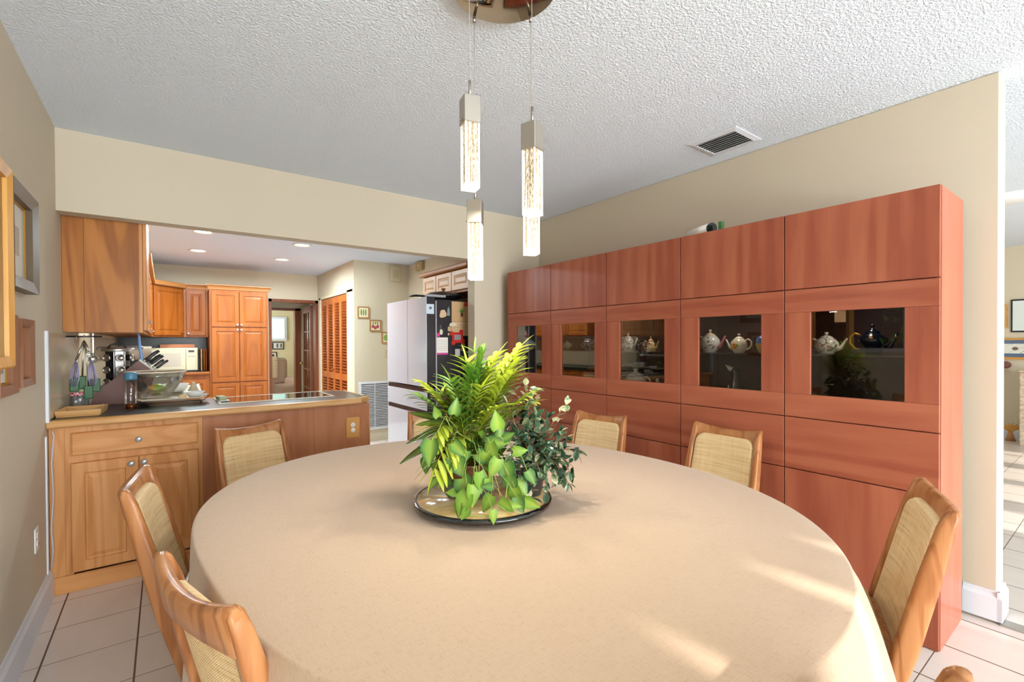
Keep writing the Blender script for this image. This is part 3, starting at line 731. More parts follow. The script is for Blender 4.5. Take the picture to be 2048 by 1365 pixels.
M['fern'] = leafmat('feathery_leaf', 'a4c256', '7ea044', .5, .25)
M['hoya'] = leafmat('variegated_leaf', '35573c', '8c9f78', .16, .1)
M['hoya_d'] = leafmat('dark_variegated_leaf', '27412f', '47644c', .14, .08)
M['hoya_c'] = leafmat('pale_variegated_leaf', 'c8cf94', 'e6dcc0', .25, .2)
M['vine_stem'] = mat('vine_stem', '9aa852', .5); M['red_stem'] = mat('reddish_stem', 'a86848', .5)
random.seed(7)
PB = PW(-.055, .02, 0)
plant = thing('potted_plant', 'mixed planter of yellow-green palm, heart-leaf philodendron and croton in brown pot', 'plant', (PB.x, PB.y, ZT_))
def L2(o): o.location = (-PB.x, -PB.y, -ZT_); return o
part('saucer', MB().lathe([(0, .001), (.075, .001), (.085, .006), (.094, .045), (.096, .052), (.090, .052), (.087, .044), (.078, .008), (0, .008)], n=56), mat('smoky_plastic', '8f8a92', .15, trans=.5), plant)
part('pot', MB().lathe([(0, .009), (.060, .009), (.072, .02), (.098, .10), (.108, .125), (.104, .128), (.098, .122), (.09, .11), (0, .11)], n=56), mat('brown_glaze', '7a4a28', .25, coat=.4), plant)
part('soil', MB().lathe([(0, .108), (.088, .108), (.090, .104)], n=30), mat('soil', '3a2a1e', .95), plant)
# palm fronds: stem tips given in (right, depth, height)
fr = [(-.115, .02, 1.10, .09), (-.205, -.02, 1.19, .10), (-.06, .05, 1.26, .10), (-.01, .02, 1.29, .11), (.045, .05, 1.28, .10), (.115, .02, 1.26, .12),
      (.16, -.02, 1.15, .10), (-.10, -.08, 1.20, .11), (.0, -.06, 1.18, .10), (-.15, .08, 1.14, .10), (.07, -.04, 1.20, .10), (-.035, .10, 1.30, .09),
      (-.17, -.12, 1.00, .09), (-.145, -.17, .93, .11), (.09, .10, 1.27, .1), (-.24, .05, 1.14, .09),
      (.10, -.05, 1.22, .12), (.13, .06, 1.31, .11), (.175, 0, 1.12, .08), (-.03, -.02, 1.24, .12), (.02, .08, 1.25, .12), (-.12, .03, 1.15, .11), (.06, -.10, 1.12, .10)]
A1, A2, ST = Leaves(), Leaves(), Leaves()
for i, (s_, d_, z_, ll) in enumerate(fr):
    b0 = PW(-.055+random.uniform(-.03, .03), .02+random.uniform(-.03, .03), .885); tip = PW(s_, d_, z_)
    ctrl = b0.lerp(tip, .42) + Vector((0, 0, .06+.22*max(0, (b0-tip).length-.2)+(.14 if z_ < 1.02 else 0)))
    pts = [b0*(1-u)**2 + ctrl*2*u*(1-u) + tip*u*u for u in [k/14 for k in range(15)]]
    ST.stem(pts, [.0022-.0012*k/14 for k in range(15)], 5, 1)
    tgt = A1 if i % 4 != 3 else A2
    for k in range(5, 15):
        u = k/14; t_ = (pts[min(k+1, 14)]-pts[k-1]).normalized(); sd_ = t_.cross(Vector((0, 0, 1))); sd_ = sd_.normalized() if sd_.length > .01 else rv
        Lf = ll*(1.05-.45*abs(u-.6)/.6)*random.uniform(.85, 1.1)
        for sg in (-1, 1):
            dd = (t_*1.0 + sd_*sg*1.15 + Vector((0, 0, .10)) + Vector([random.uniform(-.1, .1) for _ in range(3)])).normalized()
            tgt.leaf(pts[k], dd, Vector((0, 0, 1)), Lf*1.05, .021, 'lance', .30, .22, random.uniform(.2, 1), 6)
    tgt.leaf(pts[-1], (pts[-1]-pts[-2]), Vector((0, 0, 1)), ll*.8, .012, 'blade', .2, .2, 1, 5)
L2(part('palm_foliage', A1, M['palm'], plant)); L2(part('green_palm_foliage', A2, M['palm_g'], plant)); L2(part('palm_stem', ST, M['palm'], plant))
# feathery spray in the middle
A1 = Leaves()
for i in range(34):
    a = random.uniform(-1, 1); b_ = random.uniform(-1, 1)
    b0 = PW(.0+.02*a, .02+.02*b_, .88); tip = PW(.015+.075*a, .02+.05*b_, random.uniform(1.0, 1.19))
    pts = [b0.lerp(tip, u)+rv*(a*.01*math.sin(u*3)) for u in (0, .25, .5, .75, 1)]
    A1.stem(pts, .0009, 4, 1)
    for k in range(22):
        u = .25+.75*k/22; p = b0.lerp(tip, u)
        dd = Vector((random.uniform(-1, 1), random.uniform(-1, 1), random.uniform(.1, 1.2)))
        A1.leaf(p, dd, Vector((0, 0, 1)), random.uniform(.014, .028), .0035, 'lance', .1, .1, random.random(), 3)
L2(part('feathery_foliage', A1, M['fern'], plant))
# filler leaves at the heart of the planter, darker green as painted depth shade
A1 = Leaves()
for i in range(80):
    a = random.uniform(0, 6.28); r_ = random.uniform(.02, .10)
    p = PW(-.055+r_*math.cos(a), .02+r_*math.sin(a), random.uniform(.90, 1.02))
    A1.leaf(p, (math.cos(a)*.8*rv + math.sin(a)*.8*dv + Vector((0, 0, random.uniform(-.1, .8)))), Vector((0, 0, 1)), random.uniform(.05, .085), random.uniform(.014, .03), 'lance', .4, .2, random.uniform(0, .35), 6)
L2(part('inner_foliage', A1, M['palm_g'], plant))
# croton: long dark leaves to the left
A1, A3 = Leaves(), Leaves()
for (s0, z0, s1, z1, d1, w, red) in ((-.17, .99, -.29, .925, -.02, .036, 0), (-.16, 1.02, -.275, .985, .02, .040, 0), (-.165, 1.055, -.26, 1.09, .03, .034, 0), (-.15, .98, -.155, .87, -.06, .030, 1), (-.16, .97, -.175, .885, .0, .028, 1),
                                     (-.14, 1.07, -.135, 1.17, .02, .028, 1), (-.15, 1.05, -.22, 1.06, -.05, .03, 0), (-.14, 1.0, -.20, .93, -.07, .034, 0), (-.15, 1.03, -.235, 1.01, .07, .034, 1), (-.13, 1.0, -.12, .90, -.09, .03, 1)):
    a = PW(s0+.02, d1*.3, z0); b = PW(s1, d1, z1); (A3 if red else A1).leaf(a, b-a, Vector((-.3, -.5, 1)), (b-a).length*1.1, w*1.1, 'lance', .12, .22, .55, 9)
for k in range(3):
    A1.stem([PW(-.075, 0, .88), PW(-.12, 0, .96), PW(-.15+.01*k, .01*k, 1.05)], .004, 6, .2)
L2(part('croton_foliage', A1, M['croton'], plant)); L2(part('croton_red_foliage', A3, M['croton_r'], plant))
# philodendron vines, trailing over the front: (right, depth, height, length, pointing right, pointing up, lime)
ph = [(-.055, -.19, .882, .085, .28, -1, 0), (.0, -.20, .905, .072, -.1, -1, 1), (-.02, -.215, .870, .066, .1, -1, 1), (-.035, -.225, .845, .085, -.4, -1, 1), (.03, -.20, .885, .046, .5, -.9, 1),
      (-.16, -.14, .995, .078, .1, -1, 0), (-.085, -.16, .99, .055, .5, -.5, 0), (.035, -.15, .985, .07, .25, -1, 1), (.06, -.13, 1.03, .06, -.2, 1, 1), (.02, -.15, .955, .05, -.4, -.8, 1),
      (.085, -.16, .925, .085, .1, -1, 0), (.06, -.17, .94, .075, -.3, -1, 1), (.095, -.18, .885, .075, .35, -1, 0), (.12, -.16, .87, .07, .6, -.7, 0), (.115, -.19, .850, .065, .2, -1, 1), (.08, -.15, 1.00, .05, .6, .3, 0),
      (.04, -.2, .83, .055, -.5, -.8, 1), (.07, -.21, .82, .05, .6, -.6, 1), (.12, -.20, .825, .06, .1, -1, 0), (.145, -.19, .812, .058, .9, -.5, 1), (-.06, -.22, .815, .055, .1, -1, 1), (-.03, -.235, .80, .045, -.6, -.7, 1), (.045, -.245, .80, .045, .1, -1, 1),
      (-.12, -.16, .875, .045, .6, -.6, 0), (-.15, -.12, .92, .05, -.2, -1, 1), (-.14, -.15, .87, .04, -.6, -.4, 0), (-.10, -.17, .93, .06, -.3, -.9, 0), (-.085, -.16, .945, .075, .4, -1, 0), (-.01, -.14, .95, .06, .6, -.3, 0), (-.045, -.14, .96, .06, -.5, -.4, 0), (.11, -.13, .955, .055, .8, .1, 1),
      (-.09, -.12, 1.08, .05, .5, .8, 0), (-.15, -.06, 1.06, .045, -.5, .8, 1), (.06, -.08, .98, .06, .3, .8, 0), (.02, -.10, .97, .07, .9, .2, 0), (-.18, -.10, .93, .06, -.4, -.9, 0), (.045, -.215, .862, .04, -.7, .1, 0), (.09, -.21, .80, .045, 1, .1, 1), (-.07, -.2, .84, .04, -.9, .1, 1), (.155, -.17, .90, .06, .5, -.8, 0)]
A1, A3, ST = Leaves(), Leaves(), MB()
for (s0, d0, z0, L_, pr_, pu, lime) in ph:
    a = PW(s0, d0, z0+.02); dd = rv*pr_ + Vector((0, 0, pu)) - dv*random.uniform(.05, .35)
    L_ *= random.uniform(.85, 1.15); (A3 if lime else A1).leaf(a, dd+rv*random.uniform(-.35, .35), -dv*1.0 + Vector((0, 0, random.uniform(.1, 1.0))) + rv*random.uniform(-.9, .9), L_, L_*.82, 'heart', random.uniform(-.05, .35), random.uniform(.1, .4), random.uniform(.3, 1), 8)
    b0 = PW(s0*.6-.02, d0*.45, min(z0+.09, .99)+random.uniform(-.02, .02))
    mid = b0.lerp(a, .5)+Vector((0, 0, .025))-dv*.03+rv*random.uniform(-.025, .025); ST.tube([b0, b0.lerp(mid, .5)+Vector((0, 0, .012)), mid, mid.lerp(a, .5)+Vector((0, 0, .008)), a], .0010, 5)
for pts in ([(-.03, -.10, .90), (-.01, -.18, .94), (.0, -.20, .86), (-.04, -.225, .82), (-.03, -.24, .80), (.03, -.245, .802), (.06, -.24, .80)], [(.04, -.09, .91), (.07, -.15, .93), (.09, -.18, .88), (.085, -.20, .84), (.06, -.215, .825), (.10, -.22, .80)],
            [(-.10, -.08, .92), (-.13, -.12, .94), (-.13, -.15, .88), (-.14, -.15, .86)], [(-.02, -.05, .98), (-.08, -.12, 1.04), (-.10, -.13, 1.0), (-.04, -.14, .965), (.02, -.15, .97), (.05, -.15, 1.0)], [(-.09, -.05, 1.0), (-.12, -.10, 1.09), (-.15, -.10, 1.03), (-.16, -.13, 1.0)]):
    ST.tube([PW(*p) for p in pts], .0018, 6)
for i in range(46):
    aa_ = random.uniform(0, 6.28); s0 = -.05+random.uniform(.05, .13)*math.cos(aa_); d0 = .0+random.uniform(.05, .12)*math.sin(aa_)
    a = PW(s0, d0, random.uniform(.89, 1.03)); lf = random.uniform(.035, .06)
    (A3 if i % 3 == 0 else A1).leaf(a, rv*(s0+.05)*8+dv*d0*8+Vector((0, 0, random.uniform(-1, .5))), Vector((random.uniform(-.6, .6), random.uniform(-.8, .2), 1)), lf, lf*.8, 'heart', random.uniform(0, .35), random.uniform(.1, .4), random.uniform(.1, .8), 7)
L2(part('philodendron_foliage', A1, M['philo'], plant)); L2(part('lime_philodendron_foliage', A3, M['philo_lime'], plant)); L2(part('vine', ST, M['vine_stem'], plant))
# second plant: small-leaved variegated bush in its own pot
HB = PW(.165, .01, 0)
bush = thing('variegated_bush', 'small-leaved dark green and cream bush spilling right over the turntable', 'plant', (HB.x, HB.y, ZT_))
def L3(o): o.location = (-HB.x, -HB.y, -ZT_); return o
part('pot', MB().lathe([(0, .001), (.045, .001), (.052, .03), (.060, .075), (.063, .08), (.058, .082), (.054, .074), (0, .07)], n=40), mat('dark_pot', '3c3430', .4), bush)
A1, A2, A3, ST = Leaves(), Leaves(), Leaves(), MB()
tips = [(.05, 0, .99), (.09, -.03, 1.12), (.12, .04, 1.16), (.155, .03, 1.20), (.17, -.02, 1.14), (.12, -.10, 1.02), (.20, .02, 1.165), (.19, -.07, 1.08), (.24, .04, 1.06), (.30, -.02, 1.115), (.285, -.06, 1.03), (.31, .03, .99),
        (.335, -.04, .96), (.345, .0, .93), (.30, -.10, .90), (.26, -.12, .86), (.22, -.14, .84), (.17, -.16, .83), (.13, -.14, .90), (.10, -.10, .95), (.27, .08, .92), (.24, .10, 1.0), (.15, .10, 1.05), (.30, -.07, .85), (.22, -.08, .98), (.16, -.12, .96), (.25, -.04, .96), (.10, .06, 1.05), (.28, .02, .88), (.20, -.11, .90),
        (.16, -.05, 1.04), (.21, -.02, 1.02), (.13, 0, .98), (.19, .04, .98), (.24, 0, .93), (.18, -.10, .88), (.23, -.10, .93), (.27, -.07, .90), (.14, -.08, 1.0), (.20, .08, 1.04), (.32, -.05, .90), (.16, .02, 1.10)]
for i, (s_, d_, z_) in enumerate(tips):
    b0 = PW(.165+random.uniform(-.02, .02), .01+random.uniform(-.02, .02), .865); tip = PW(s_, d_, z_)
    ctrl = b0.lerp(tip, .55)+Vector((0, 0, .05 if z_ > .95 else .10))
    K = 11; pts = [b0*(1-u)**2+ctrl*2*u*(1-u)+tip*u*u for u in [k/K for k in range(K+1)]]
    ST.tube(pts, .0013, 5)
    for k in range(2, K+1):
        for q in range(2 if k < K else 3):
            t_ = (pts[k]-pts[k-1]).normalized()
            dd = (t_*.5+Vector([random.uniform(-1, 1) for _ in range(3)])*.8).normalized()
            c_ = random.random(); hi = z_ > 1.1 and k > K-4
            A_ = A3 if (c_ < .06 or (hi and c_ < .55)) else (A2 if c_ < .55 else A1)
            A_.leaf(pts[k], dd, Vector((random.uniform(-.5, .5), random.uniform(-.5, .5), 1)), random.uniform(.026, .044), random.uniform(.015, .023), 'oval', .15, .2, random.uniform(.6, 1), 5)
L3(part('bright_foliage', A1, M['hoya'], bush)); L3(part('dark_foliage', A2, M['hoya_d'], bush)); L3(part('cream_foliage', A3, M['hoya_c'], bush)); L3(part('twig', ST, M['red_stem'], bush))

# ---------------------------------------------------------------- peninsula
PF = 3.45
def raised(mb, x0, z0, x1, z1, y, th=.019, st=.055, s=-1):
    """raised-panel door in the x-z plane, front towards -y"""
    f = y-th
    mb.prof([(x0, z0, x1, z1, y), (x0, z0, x1, z1, f+.004), (x0+.004, z0+.004, x1-.004, z1-.004, f), (x0+st, z0+st, x1-st, z1-st, f), (x0+st+.004, z0+st+.004, x1-st-.004, z1-st-.004, f+.008),
             (x0+st+.012, z0+st+.012, x1-st-.012, z1-st-.012, f+.009), (x0+st+.034, z0+st+.034, x1-st-.034, z1-st-.034, f+.002), (x0+st+.036, z0+st+.036, x1-st-.036, z1-st-.036, f+.002)])
    mb.f([mb.v((x0, y, z0)), mb.v((x0, y, z1)), mb.v((x1, y, z1)), mb.v((x1, y, z0))])
    return mb
def knob(x, z, y, parent, r=.015, lab=None):
    mb = MB(); mb.M = Matrix.Translation((x, y, z)) @ Matrix.Rotation(R(90), 4, 'X')
    mb.lathe([(.006, 0), (.006, .012), (r*.9, .015), (r, .019), (r*.92, .023), (r*.5, .0255), (0, .026)], n=20)
    o = mb.build('knob', M['knob'], parent); return o
M['knob'] = mat('knob_pewter', 'b9c4cf', .28, .6)
t = thing('peninsula_base', 'oak peninsula base with one drawer and two raised-panel doors under the counter', 'cabinet', (XL+.02, PF, 0))
t.location = (0, 0, 0)
x0, x1 = XL+.003, 1.223
mb = MB(); mb.box((x0, PF+.001, .10), (.183, 4.08, .893)); part('carcass', mb, M['oak_v'], t)
part('wall_filler', B((x0, PF-.004, .095), (-.437, PF+.001, .893)), M['oak_v'], t)
part('face_frame', MB().box((-.435, PF-.004, .095), (-.405, PF+.001, .893)).box((.160, PF-.004, .095), (.183, PF+.001, .893)).box((-.405, PF-.004, .862), (.160, PF+.001, .893)).box((-.405, PF-.004, .70), (.16, PF+.001, .735)), M['oak_v'], t)
part('base_board', MB().box((x0, PF-.008, .0), (.186, PF+.0, .094), .002, 1), M['oak_h'], t)
part('end_panel', MB().box((.184, PF-.002, .0), (x1, PF+.02, .893)), M['penin'], t)
part('side_panel', MB().box((x1-.02, PF+.021, 0), (x1, 4.08, .893)), M['penin'], t)
part('rear_panel', MB().box((.184, 4.06, 0), (x1-.021, 4.08, .893)), M['penin'], t)
part('corner_strip', MB().box((x1-.003, PF-.006, 0), (x1+.004, PF+.0, .893)), M['oak_v'], t)
d = part('drawer', MB().prof([(-.410, .738, .160, .860, PF-.004), (-.410, .738, .160, .860, PF-.018), (-.402, .746, .152, .852, PF-.023), (-.39, .758, .14, .84, PF-.023)]), M['oak_h'], t)
knob(-.123, .797, PF-.023, d)
dl = part('door', raised(MB(), -.412, .108, -.127, .697, PF-.004), M['oak_v'], t); knob(-.157, .663, PF-.023, dl)
dr = part('door', raised(MB(), -.122, .108, .160, .697, PF-.004), M['oak_v'], t); knob(-.100, .664, PF-.023, dr)
# worktop
def top_slab(poly, z0, z1): return MB().prism(poly, z0, z1)
ct = thing('countertop', 'dark green laminate peninsula worktop with a rounded oak edge', 'countertop', (0, 0, 0))
pin = [(XL+.002, 3.437), (1.13, 3.437), (1.205, 3.52), (1.205, 4.02), (1.13, 4.10), (.12, 4.10), (.12, 7.40), (XL+.002, 7.40)]
part('laminate', top_slab(pin, .895, .935), M['counter'], ct)
mb = MB()
path = [(XL+.002, 3.4175), (1.14, 3.4175), (1.2245, 3.51), (1.2245, 4.03), (1.14, 4.12), (.12, 4.12)]
sec = [(0, .894), (-.012, .896), (-.020, .905), (-.020, .924), (-.014, .934), (-.004, .9372), (.0195, .9372), (.0195, .894)]
rings = []
for i, p in enumerate(path):
    p = Vector(p); a = Vector(path[max(i-1, 0)]); b = Vector(path[min(i+1, len(path)-1)])
    t1 = (p-a).normalized() if i else (b-p).normalized(); t2 = (b-p).normalized() if i < len(path)-1 else t1
    n1 = Vector((t1.y, -t1.x)); n2 = Vector((t2.y, -t2.x)); nn_ = (n1+n2).normalized(); nn_ /= max(.5, nn_.dot(n1))
    rings.append([mb.v((p.x-nn_.x*o_, p.y-nn_.y*o_, z)) for o_, z in sec])
for a, b in zip(rings, rings[1:]):
    for j in range(len(sec)): mb.f([a[j], a[(j+1) % len(sec)], b[(j+1) % len(sec)], b[j]])
mb.f(rings[0]); mb.f(rings[-1])
part('oak_edge', mb, M['oak_nose'], ct)
# cooktop
t = thing('cooktop', 'black glass cooktop with pale frame set into the peninsula worktop', 'cooktop', (0, 0, 0))
part('glass', B((.30, 3.66, .936), (1.01, 4.06, .941)), M['cooktop'], t)
mb = MB(); q = [(.285, 3.645, 1.025, 4.075), (.302, 3.662, 1.008, 4.058)]
L4 = []
for (a, b, c, d_), z in ((q[0], .9357), (q[0], .9425), (q[1], .9425), (q[1], .9357)): L4.append([mb.v((a, b, z)), mb.v((c, b, z)), mb.v((c, d_, z)), mb.v((a, d_, z))])
for k in range(4):
    for w in range(4): mb.f([L4[k][w], L4[k][(w+1) % 4], L4[(k+1) % 4][(w+1) % 4], L4[(k+1) % 4][w]])
part('frame', mb, mat('almond_trim', 'e2d6bc', .3), t)
# outlets
def outlet(label, loc, rz, plate, w=.070, h=.115, n=2, sock=None):
    t = thing('wall_outlet', label, 'outlet', loc, rz)
    part('plate', MB().box((-w/2, -.007, -h/2), (w/2, 0, h/2), .005), plate, t)
    for k in range(2):
        zc = .0195*(1 if k == 0 else -1)
        mb = MB(); mb.M = Matrix.Translation((0, -.0065, zc)) @ Matrix.Rotation(R(90), 4, 'X'); mb.lathe([(0, .0), (.0165, 0), (.0165, .002), (.0155, .003), (0, .003)], n=28)
        r_ = part('receptacle', mb, M['white'], t)
        if k < n:
            for sx in (-.006, .006): part('slot', B((sx-.001, -.0099, zc-.001), (sx+.001, -.0092, zc+.007)), M['black'], r_)
            part('ground_hole', MB().cyl((0, -.0092, zc-.008), (0, -.0099, zc-.008), .0025, n=10), M['black'], r_)
    return t
outlet('oak-plated outlet on the peninsula end panel', (1.101, PF-.0022, .722), 0, mat('oak_plate', 'd29a50', .35), .098, .150, 1)
outlet('white wall outlet low on the left wall', (XL+.0005, 3.12, .415), R(-90+180), M['white'], .072, .118)
t = tag(MB().tube([(XL+.022, 3.405, .885), (XL+.030, 3.40, .86), (XL+.020, 3.395, .72), (XL+.026, 3.395, .55), (XL+.016, 3.395, .38), (XL+.022, 3.395, .26), (XL+.014, 3.395, .17)], .0032, 8).build('power_cord', mat('cord_grey', 'b9c4d4', .5)), 'thin pale cord hanging down the corner beside the peninsula', 'cord')

# ---------------------------------------------------------------- things on the peninsula
ZK = .9358
t = thing('wooden_tray', 'shallow oak letter tray holding paper and a crossed wire', 'tray', (-.385, 3.68, ZK), R(-3))
mb = MB(); mb.box((-.09, -.135, 0), (.09, .135, .008)); part('tray_bottom', mb, M['oak_nose'], t)
mb = MB()
L4 = [[mb.v((sx*a, sy*(a+.03), z)) for sx, sy in ((-1, -1), (1, -1), (1, 1), (-1, 1))] for a, z in ((.085, .008), (.093, .034), (.098, .034), (.092, 0))]
for k in range(3):
    for w in range(4): mb.f([L4[k][w], L4[k][(w+1) % 4], L4[k+1][(w+1) % 4], L4[k+1][w]])
part('rim', mb, M['oak_nose'], t)
o = B((-.072, -.10, 0), (.072, .06, .006)).build('paper_sheet', M['paper']); o.location = (-.375, 3.69, ZK+.009); o.rotation_euler = (0, 0, R(3)); tag(o, 'white paper lying in the oak letter tray', 'paper')
o = MB().tube([(-.46, 3.73, ZK+.042), (-.40, 3.74, ZK+.022), (-.365, 3.745, ZK+.016), (-.33, 3.75, ZK+.026), (-.30, 3.76, ZK+.040)], .0022, 6).build('wicker_stick', mat('bamboo', 'd9b070', .5)); tag(o, 'bent bamboo stick lying across the oak letter tray', 'stick')
# jar with gingham lid
t = thing('jam_jar', 'glass jam jar with red and white gingham lid beside the wall', 'jar', (-.435, 4.02, ZK))
part('glass', MB().lathe([(0, 0), (.042, 0), (.046, .006), (.046, .065), (.042, .078), (.040, .08)], n=32), mat('jar_glass', '9a9c98', .08, trans=.6), t)
m = mat('gingham', 'b8344a', .4); ch = nd(m, 'ShaderNodeTexChecker'); ch.inputs['Scale'].default_value = 90; ch.inputs[1].default_value = lin('c23a50'); ch.inputs[2].default_value = lin('f0d8dc'); lk(m, coords(m), ch.inputs[0]); lk(m, ch.outputs[0], bs(m).inputs['Base Color'])
part('lid', MB().lathe([(.0, .080), (.047, .080), (.047, .098), (.044, .101), (0, .101)], n=36), m, t)
part('label_mark', MB().sphere((-.012, -.0445, .045), .009, 10, (1, .15, 1)), mat('jar_label', 'cfe0e4', .5), t)
# knife block (leans to the right, knives point up and right)
t = thing('knife_block', 'dark red-brown knife block leaning right with five handles', 'knife block', (-.222, 4.17, ZK))
poly = [(-.175, .0), (.11, .0), (.172, .200), (.078, .290), (-.145, .085)]
mb = MB(); A = [mb.v((x, -.055, z)) for x, z in poly]; Bq = [mb.v((x, .065, z)) for x, z in poly]
mb.f(A); mb.f(Bq[::-1])
for i in range(5): mb.f([A[i], A[(i+1) % 5], Bq[(i+1) % 5], Bq[i]])
part('block', mb, mat('block_wood', '6e4034', .45), t)
a, b = Vector((.172, 0, .200)), Vector((.078, 0, .290)); dd = (b-a).normalized(); nr = Vector((-dd.z, 0, dd.x))*-1
if nr.x < 0: nr = -nr
mb = MB()
mb.f([mb.v((a.x+nr.x*.002, -.054, a.z+nr.z*.002)), mb.v((b.x+nr.x*.002, -.054, b.z+nr.z*.002)), mb.v((b.x+nr.x*.002, .064, b.z+nr.z*.002)), mb.v((a.x+nr.x*.002, .064, a.z+nr.z*.002))])
L4 = [[mb.v((p.x+nr.x*k, y, p.z+nr.z*k)) for p, y in ((a, -.0545), (b, -.0545), (b, .0645), (a, .0645))] for k in (.0005, .012)]
for w in range(4): mb.f([L4[0][w], L4[0][(w+1) % 4], L4[1][(w+1) % 4], L4[1][w]])
mb.f(L4[1]); part('face_plate', mb, mat('block_plate', 'c8c8bc', .4), t)
kg = 'knives standing in the knife block'
for i, (u, y, L_, rr_, lab) in enumerate(((.82, -.02, .115, .0125, 'largest black-handled knife, topmost in the block'), (.60, .035, .10, .011, 'black-handled knife behind the large one'), (.50, -.02, .105, .012, 'black-handled knife in the middle of the block'), (.30, .03, .085, .010, 'short black knife low at the back of the block'), (.16, -.03, .10, .0095, 'lowest slim black-handled knife of the block'))):
    k_ = thing('kitchen_knife', lab, 'knife', (0, 0, 0), 0, kg)
    p0 = Vector((-.222, 4.17, ZK)) + a.lerp(b, u) + Vector((0, y, 0)) + nr*.0125
    p1 = p0 + (nr + Vector((.25, 0, .0)))*0 + (nr*.96 + Vector((.10, 0, -.06)))*L_
    part('handle', MB().tube([p0+nr*.014, p0.lerp(p1, .3), p0.lerp(p1, .7)+Vector((0, 0, .003)), p1], [(rr_*.8, rr_*.7), (rr_*.9, rr_*.75), (rr_, rr_*.8), (rr_*.8, rr_*.7)], 12), mat('knife_handle_%d' % i, '2b2b2e', .3), k_)
    part('bolster', MB().cyl(p0-nr*.0, p0+nr*.0145, rr_*.75, n=12), M['steel'], k_)
# tall bottle with blue cap
t = thing('oil_bottle', 'clear bottle with blue cap and amber liquid at the bottom', 'bottle', (-.170, 3.74, ZK))
part('glass', MB().lathe([(0, 0), (.029, 0), (.031, .004), (.031, .165), (.026, .178), (.024, .182)], n=32), M['bowl_glass'], t)
part('liquid', MB().lathe([(0, .003), (.0285, .003), (.0285, .034), (0, .034)], n=28), mat('amber_oil', '7a3a10', .1, trans=.4), t)
part('cap', MB().lathe([(.0, .182), (.031, .182), (.032, .19), (.031, .222), (.027, .228), (0, .228)], n=32), mat('blue_cap', '4a7f9c', .4), t)
# spice carousel
t = thing('spice_rack', 'round steel and black revolving spice rack with lidded jars', 'spice rack', (-.272, 4.37, ZK))
part('base', MB().lathe([(0, 0), (.085, 0), (.088, .012), (0, .014)], n=40), M['black'], t)
part('top_disc', MB().lathe([(0, .352), (.096, .352), (.098, .358), (.098, .372), (.094, .376), (0, .376)], n=48), M['steel'], t)
part('core', MB().prism([(.05*math.cos(R(60*k)), .05*math.sin(R(60*k))) for k in range(6)], .014, .352), M['blackm'], t)
part('top_handle', MB().tube([(-.05, 0, .376), (-.035, 0, .398), (0, 0, .41), (.035, 0, .398), (.05, 0, .376)], .006, 10), M['black'], t)
for k, ang in enumerate((-125, -75, -25, 25, 75)):
    a = R(ang); cx_, cy_ = math.cos(a), math.sin(a)
    mb = MB(); mb.M = Matrix.Translation((cx_*.055, cy_*.055, 0)) @ Matrix.Rotation(a+R(90), 4, 'Z')
    mb.box((-.032, -.006, .014), (.032, 0, .352)); part('panel', mb, M['steel'] if k in (1, 3) else M['black'], t)
jar0 = None
for k, ang in enumerate((-125, -75, -25)):
    for q in range(4):
        if jar0 is None:
            jar0 = thing('spice_jar', 'x', 'jar', (0, 0, 0), 0)
            mb = MB(); mb.M = Matrix.Rotation(R(90), 4, 'X'); mb.lathe([(0, 0), (.020, 0), (.0225, .004), (.0225, .022), (.024, .023)], n=24); part('glass', mb, mat('spice_dark', '2a241e', .2), jar0)
            mb = MB(); mb.M = Matrix.Translation((0, -.023, 0)) @ Matrix.Rotation(R(90), 4, 'X'); mb.lathe([(.024, 0), (.026, .004), (.026, .012), (.021, .015), (.020, .012), (0, .012)], n=24)
            part('lid', mb, M['steel'], jar0)
            j = jar0
        else: j = copy_tree(jar0)
        a = R(ang); j.rotation_euler = (0, 0, a+R(90)); j.location = (-.272+math.cos(a)*.062, 4.37+math.sin(a)*.062, ZK+.055+q*.084)
        col = ('on the left face', 'on the front face', 'on the right face')[k]; row = ('bottom', 'lower middle', 'upper middle', 'top')[q]
        j['label'] = f'steel-lidded spice jar {col} of the revolving rack, {row} row'; j['group'] = 'spice jars in the revolving rack'
# paper towel holder behind
t = thing('paper_towel_holder', 'grey paper towel cover with roll hanging below the oak cabinet', 'paper towel', (0, 0, 0))
part('cover', MB().box((-.40, 4.50, 1.245), (-.125, 4.60, 1.325), .02, 3), mat('grey_plastic', '8c8880', .4), t)
part('roll', MB().cyl((-.40, 4.545, 1.27), (-.08, 4.545, 1.27), .050, n=28), mat('towel_paper', 'ddc9ae', .85), t)
part('bracket', MB().cyl((-.42, 4.545, 1.27), (-.07, 4.545, 1.27), .008, n=10).box((-.42, 4.54, 1.26), (-.412, 4.55, 1.419)), M['steel'], t)
o = MB().tube([(-.145, 4.2, 1.419), (-.14, 4.2, 1.33), (-.127, 4.2, 1.22), (-.127, 4.2, 1.13)], [.006, .009, .010, .006], 10).build('bottle_brush', mat('blue_plastic', '7fa3d8', .35)); tag(o, 'long blue brush handle hanging from a clip under the oak cabinet', 'brush')
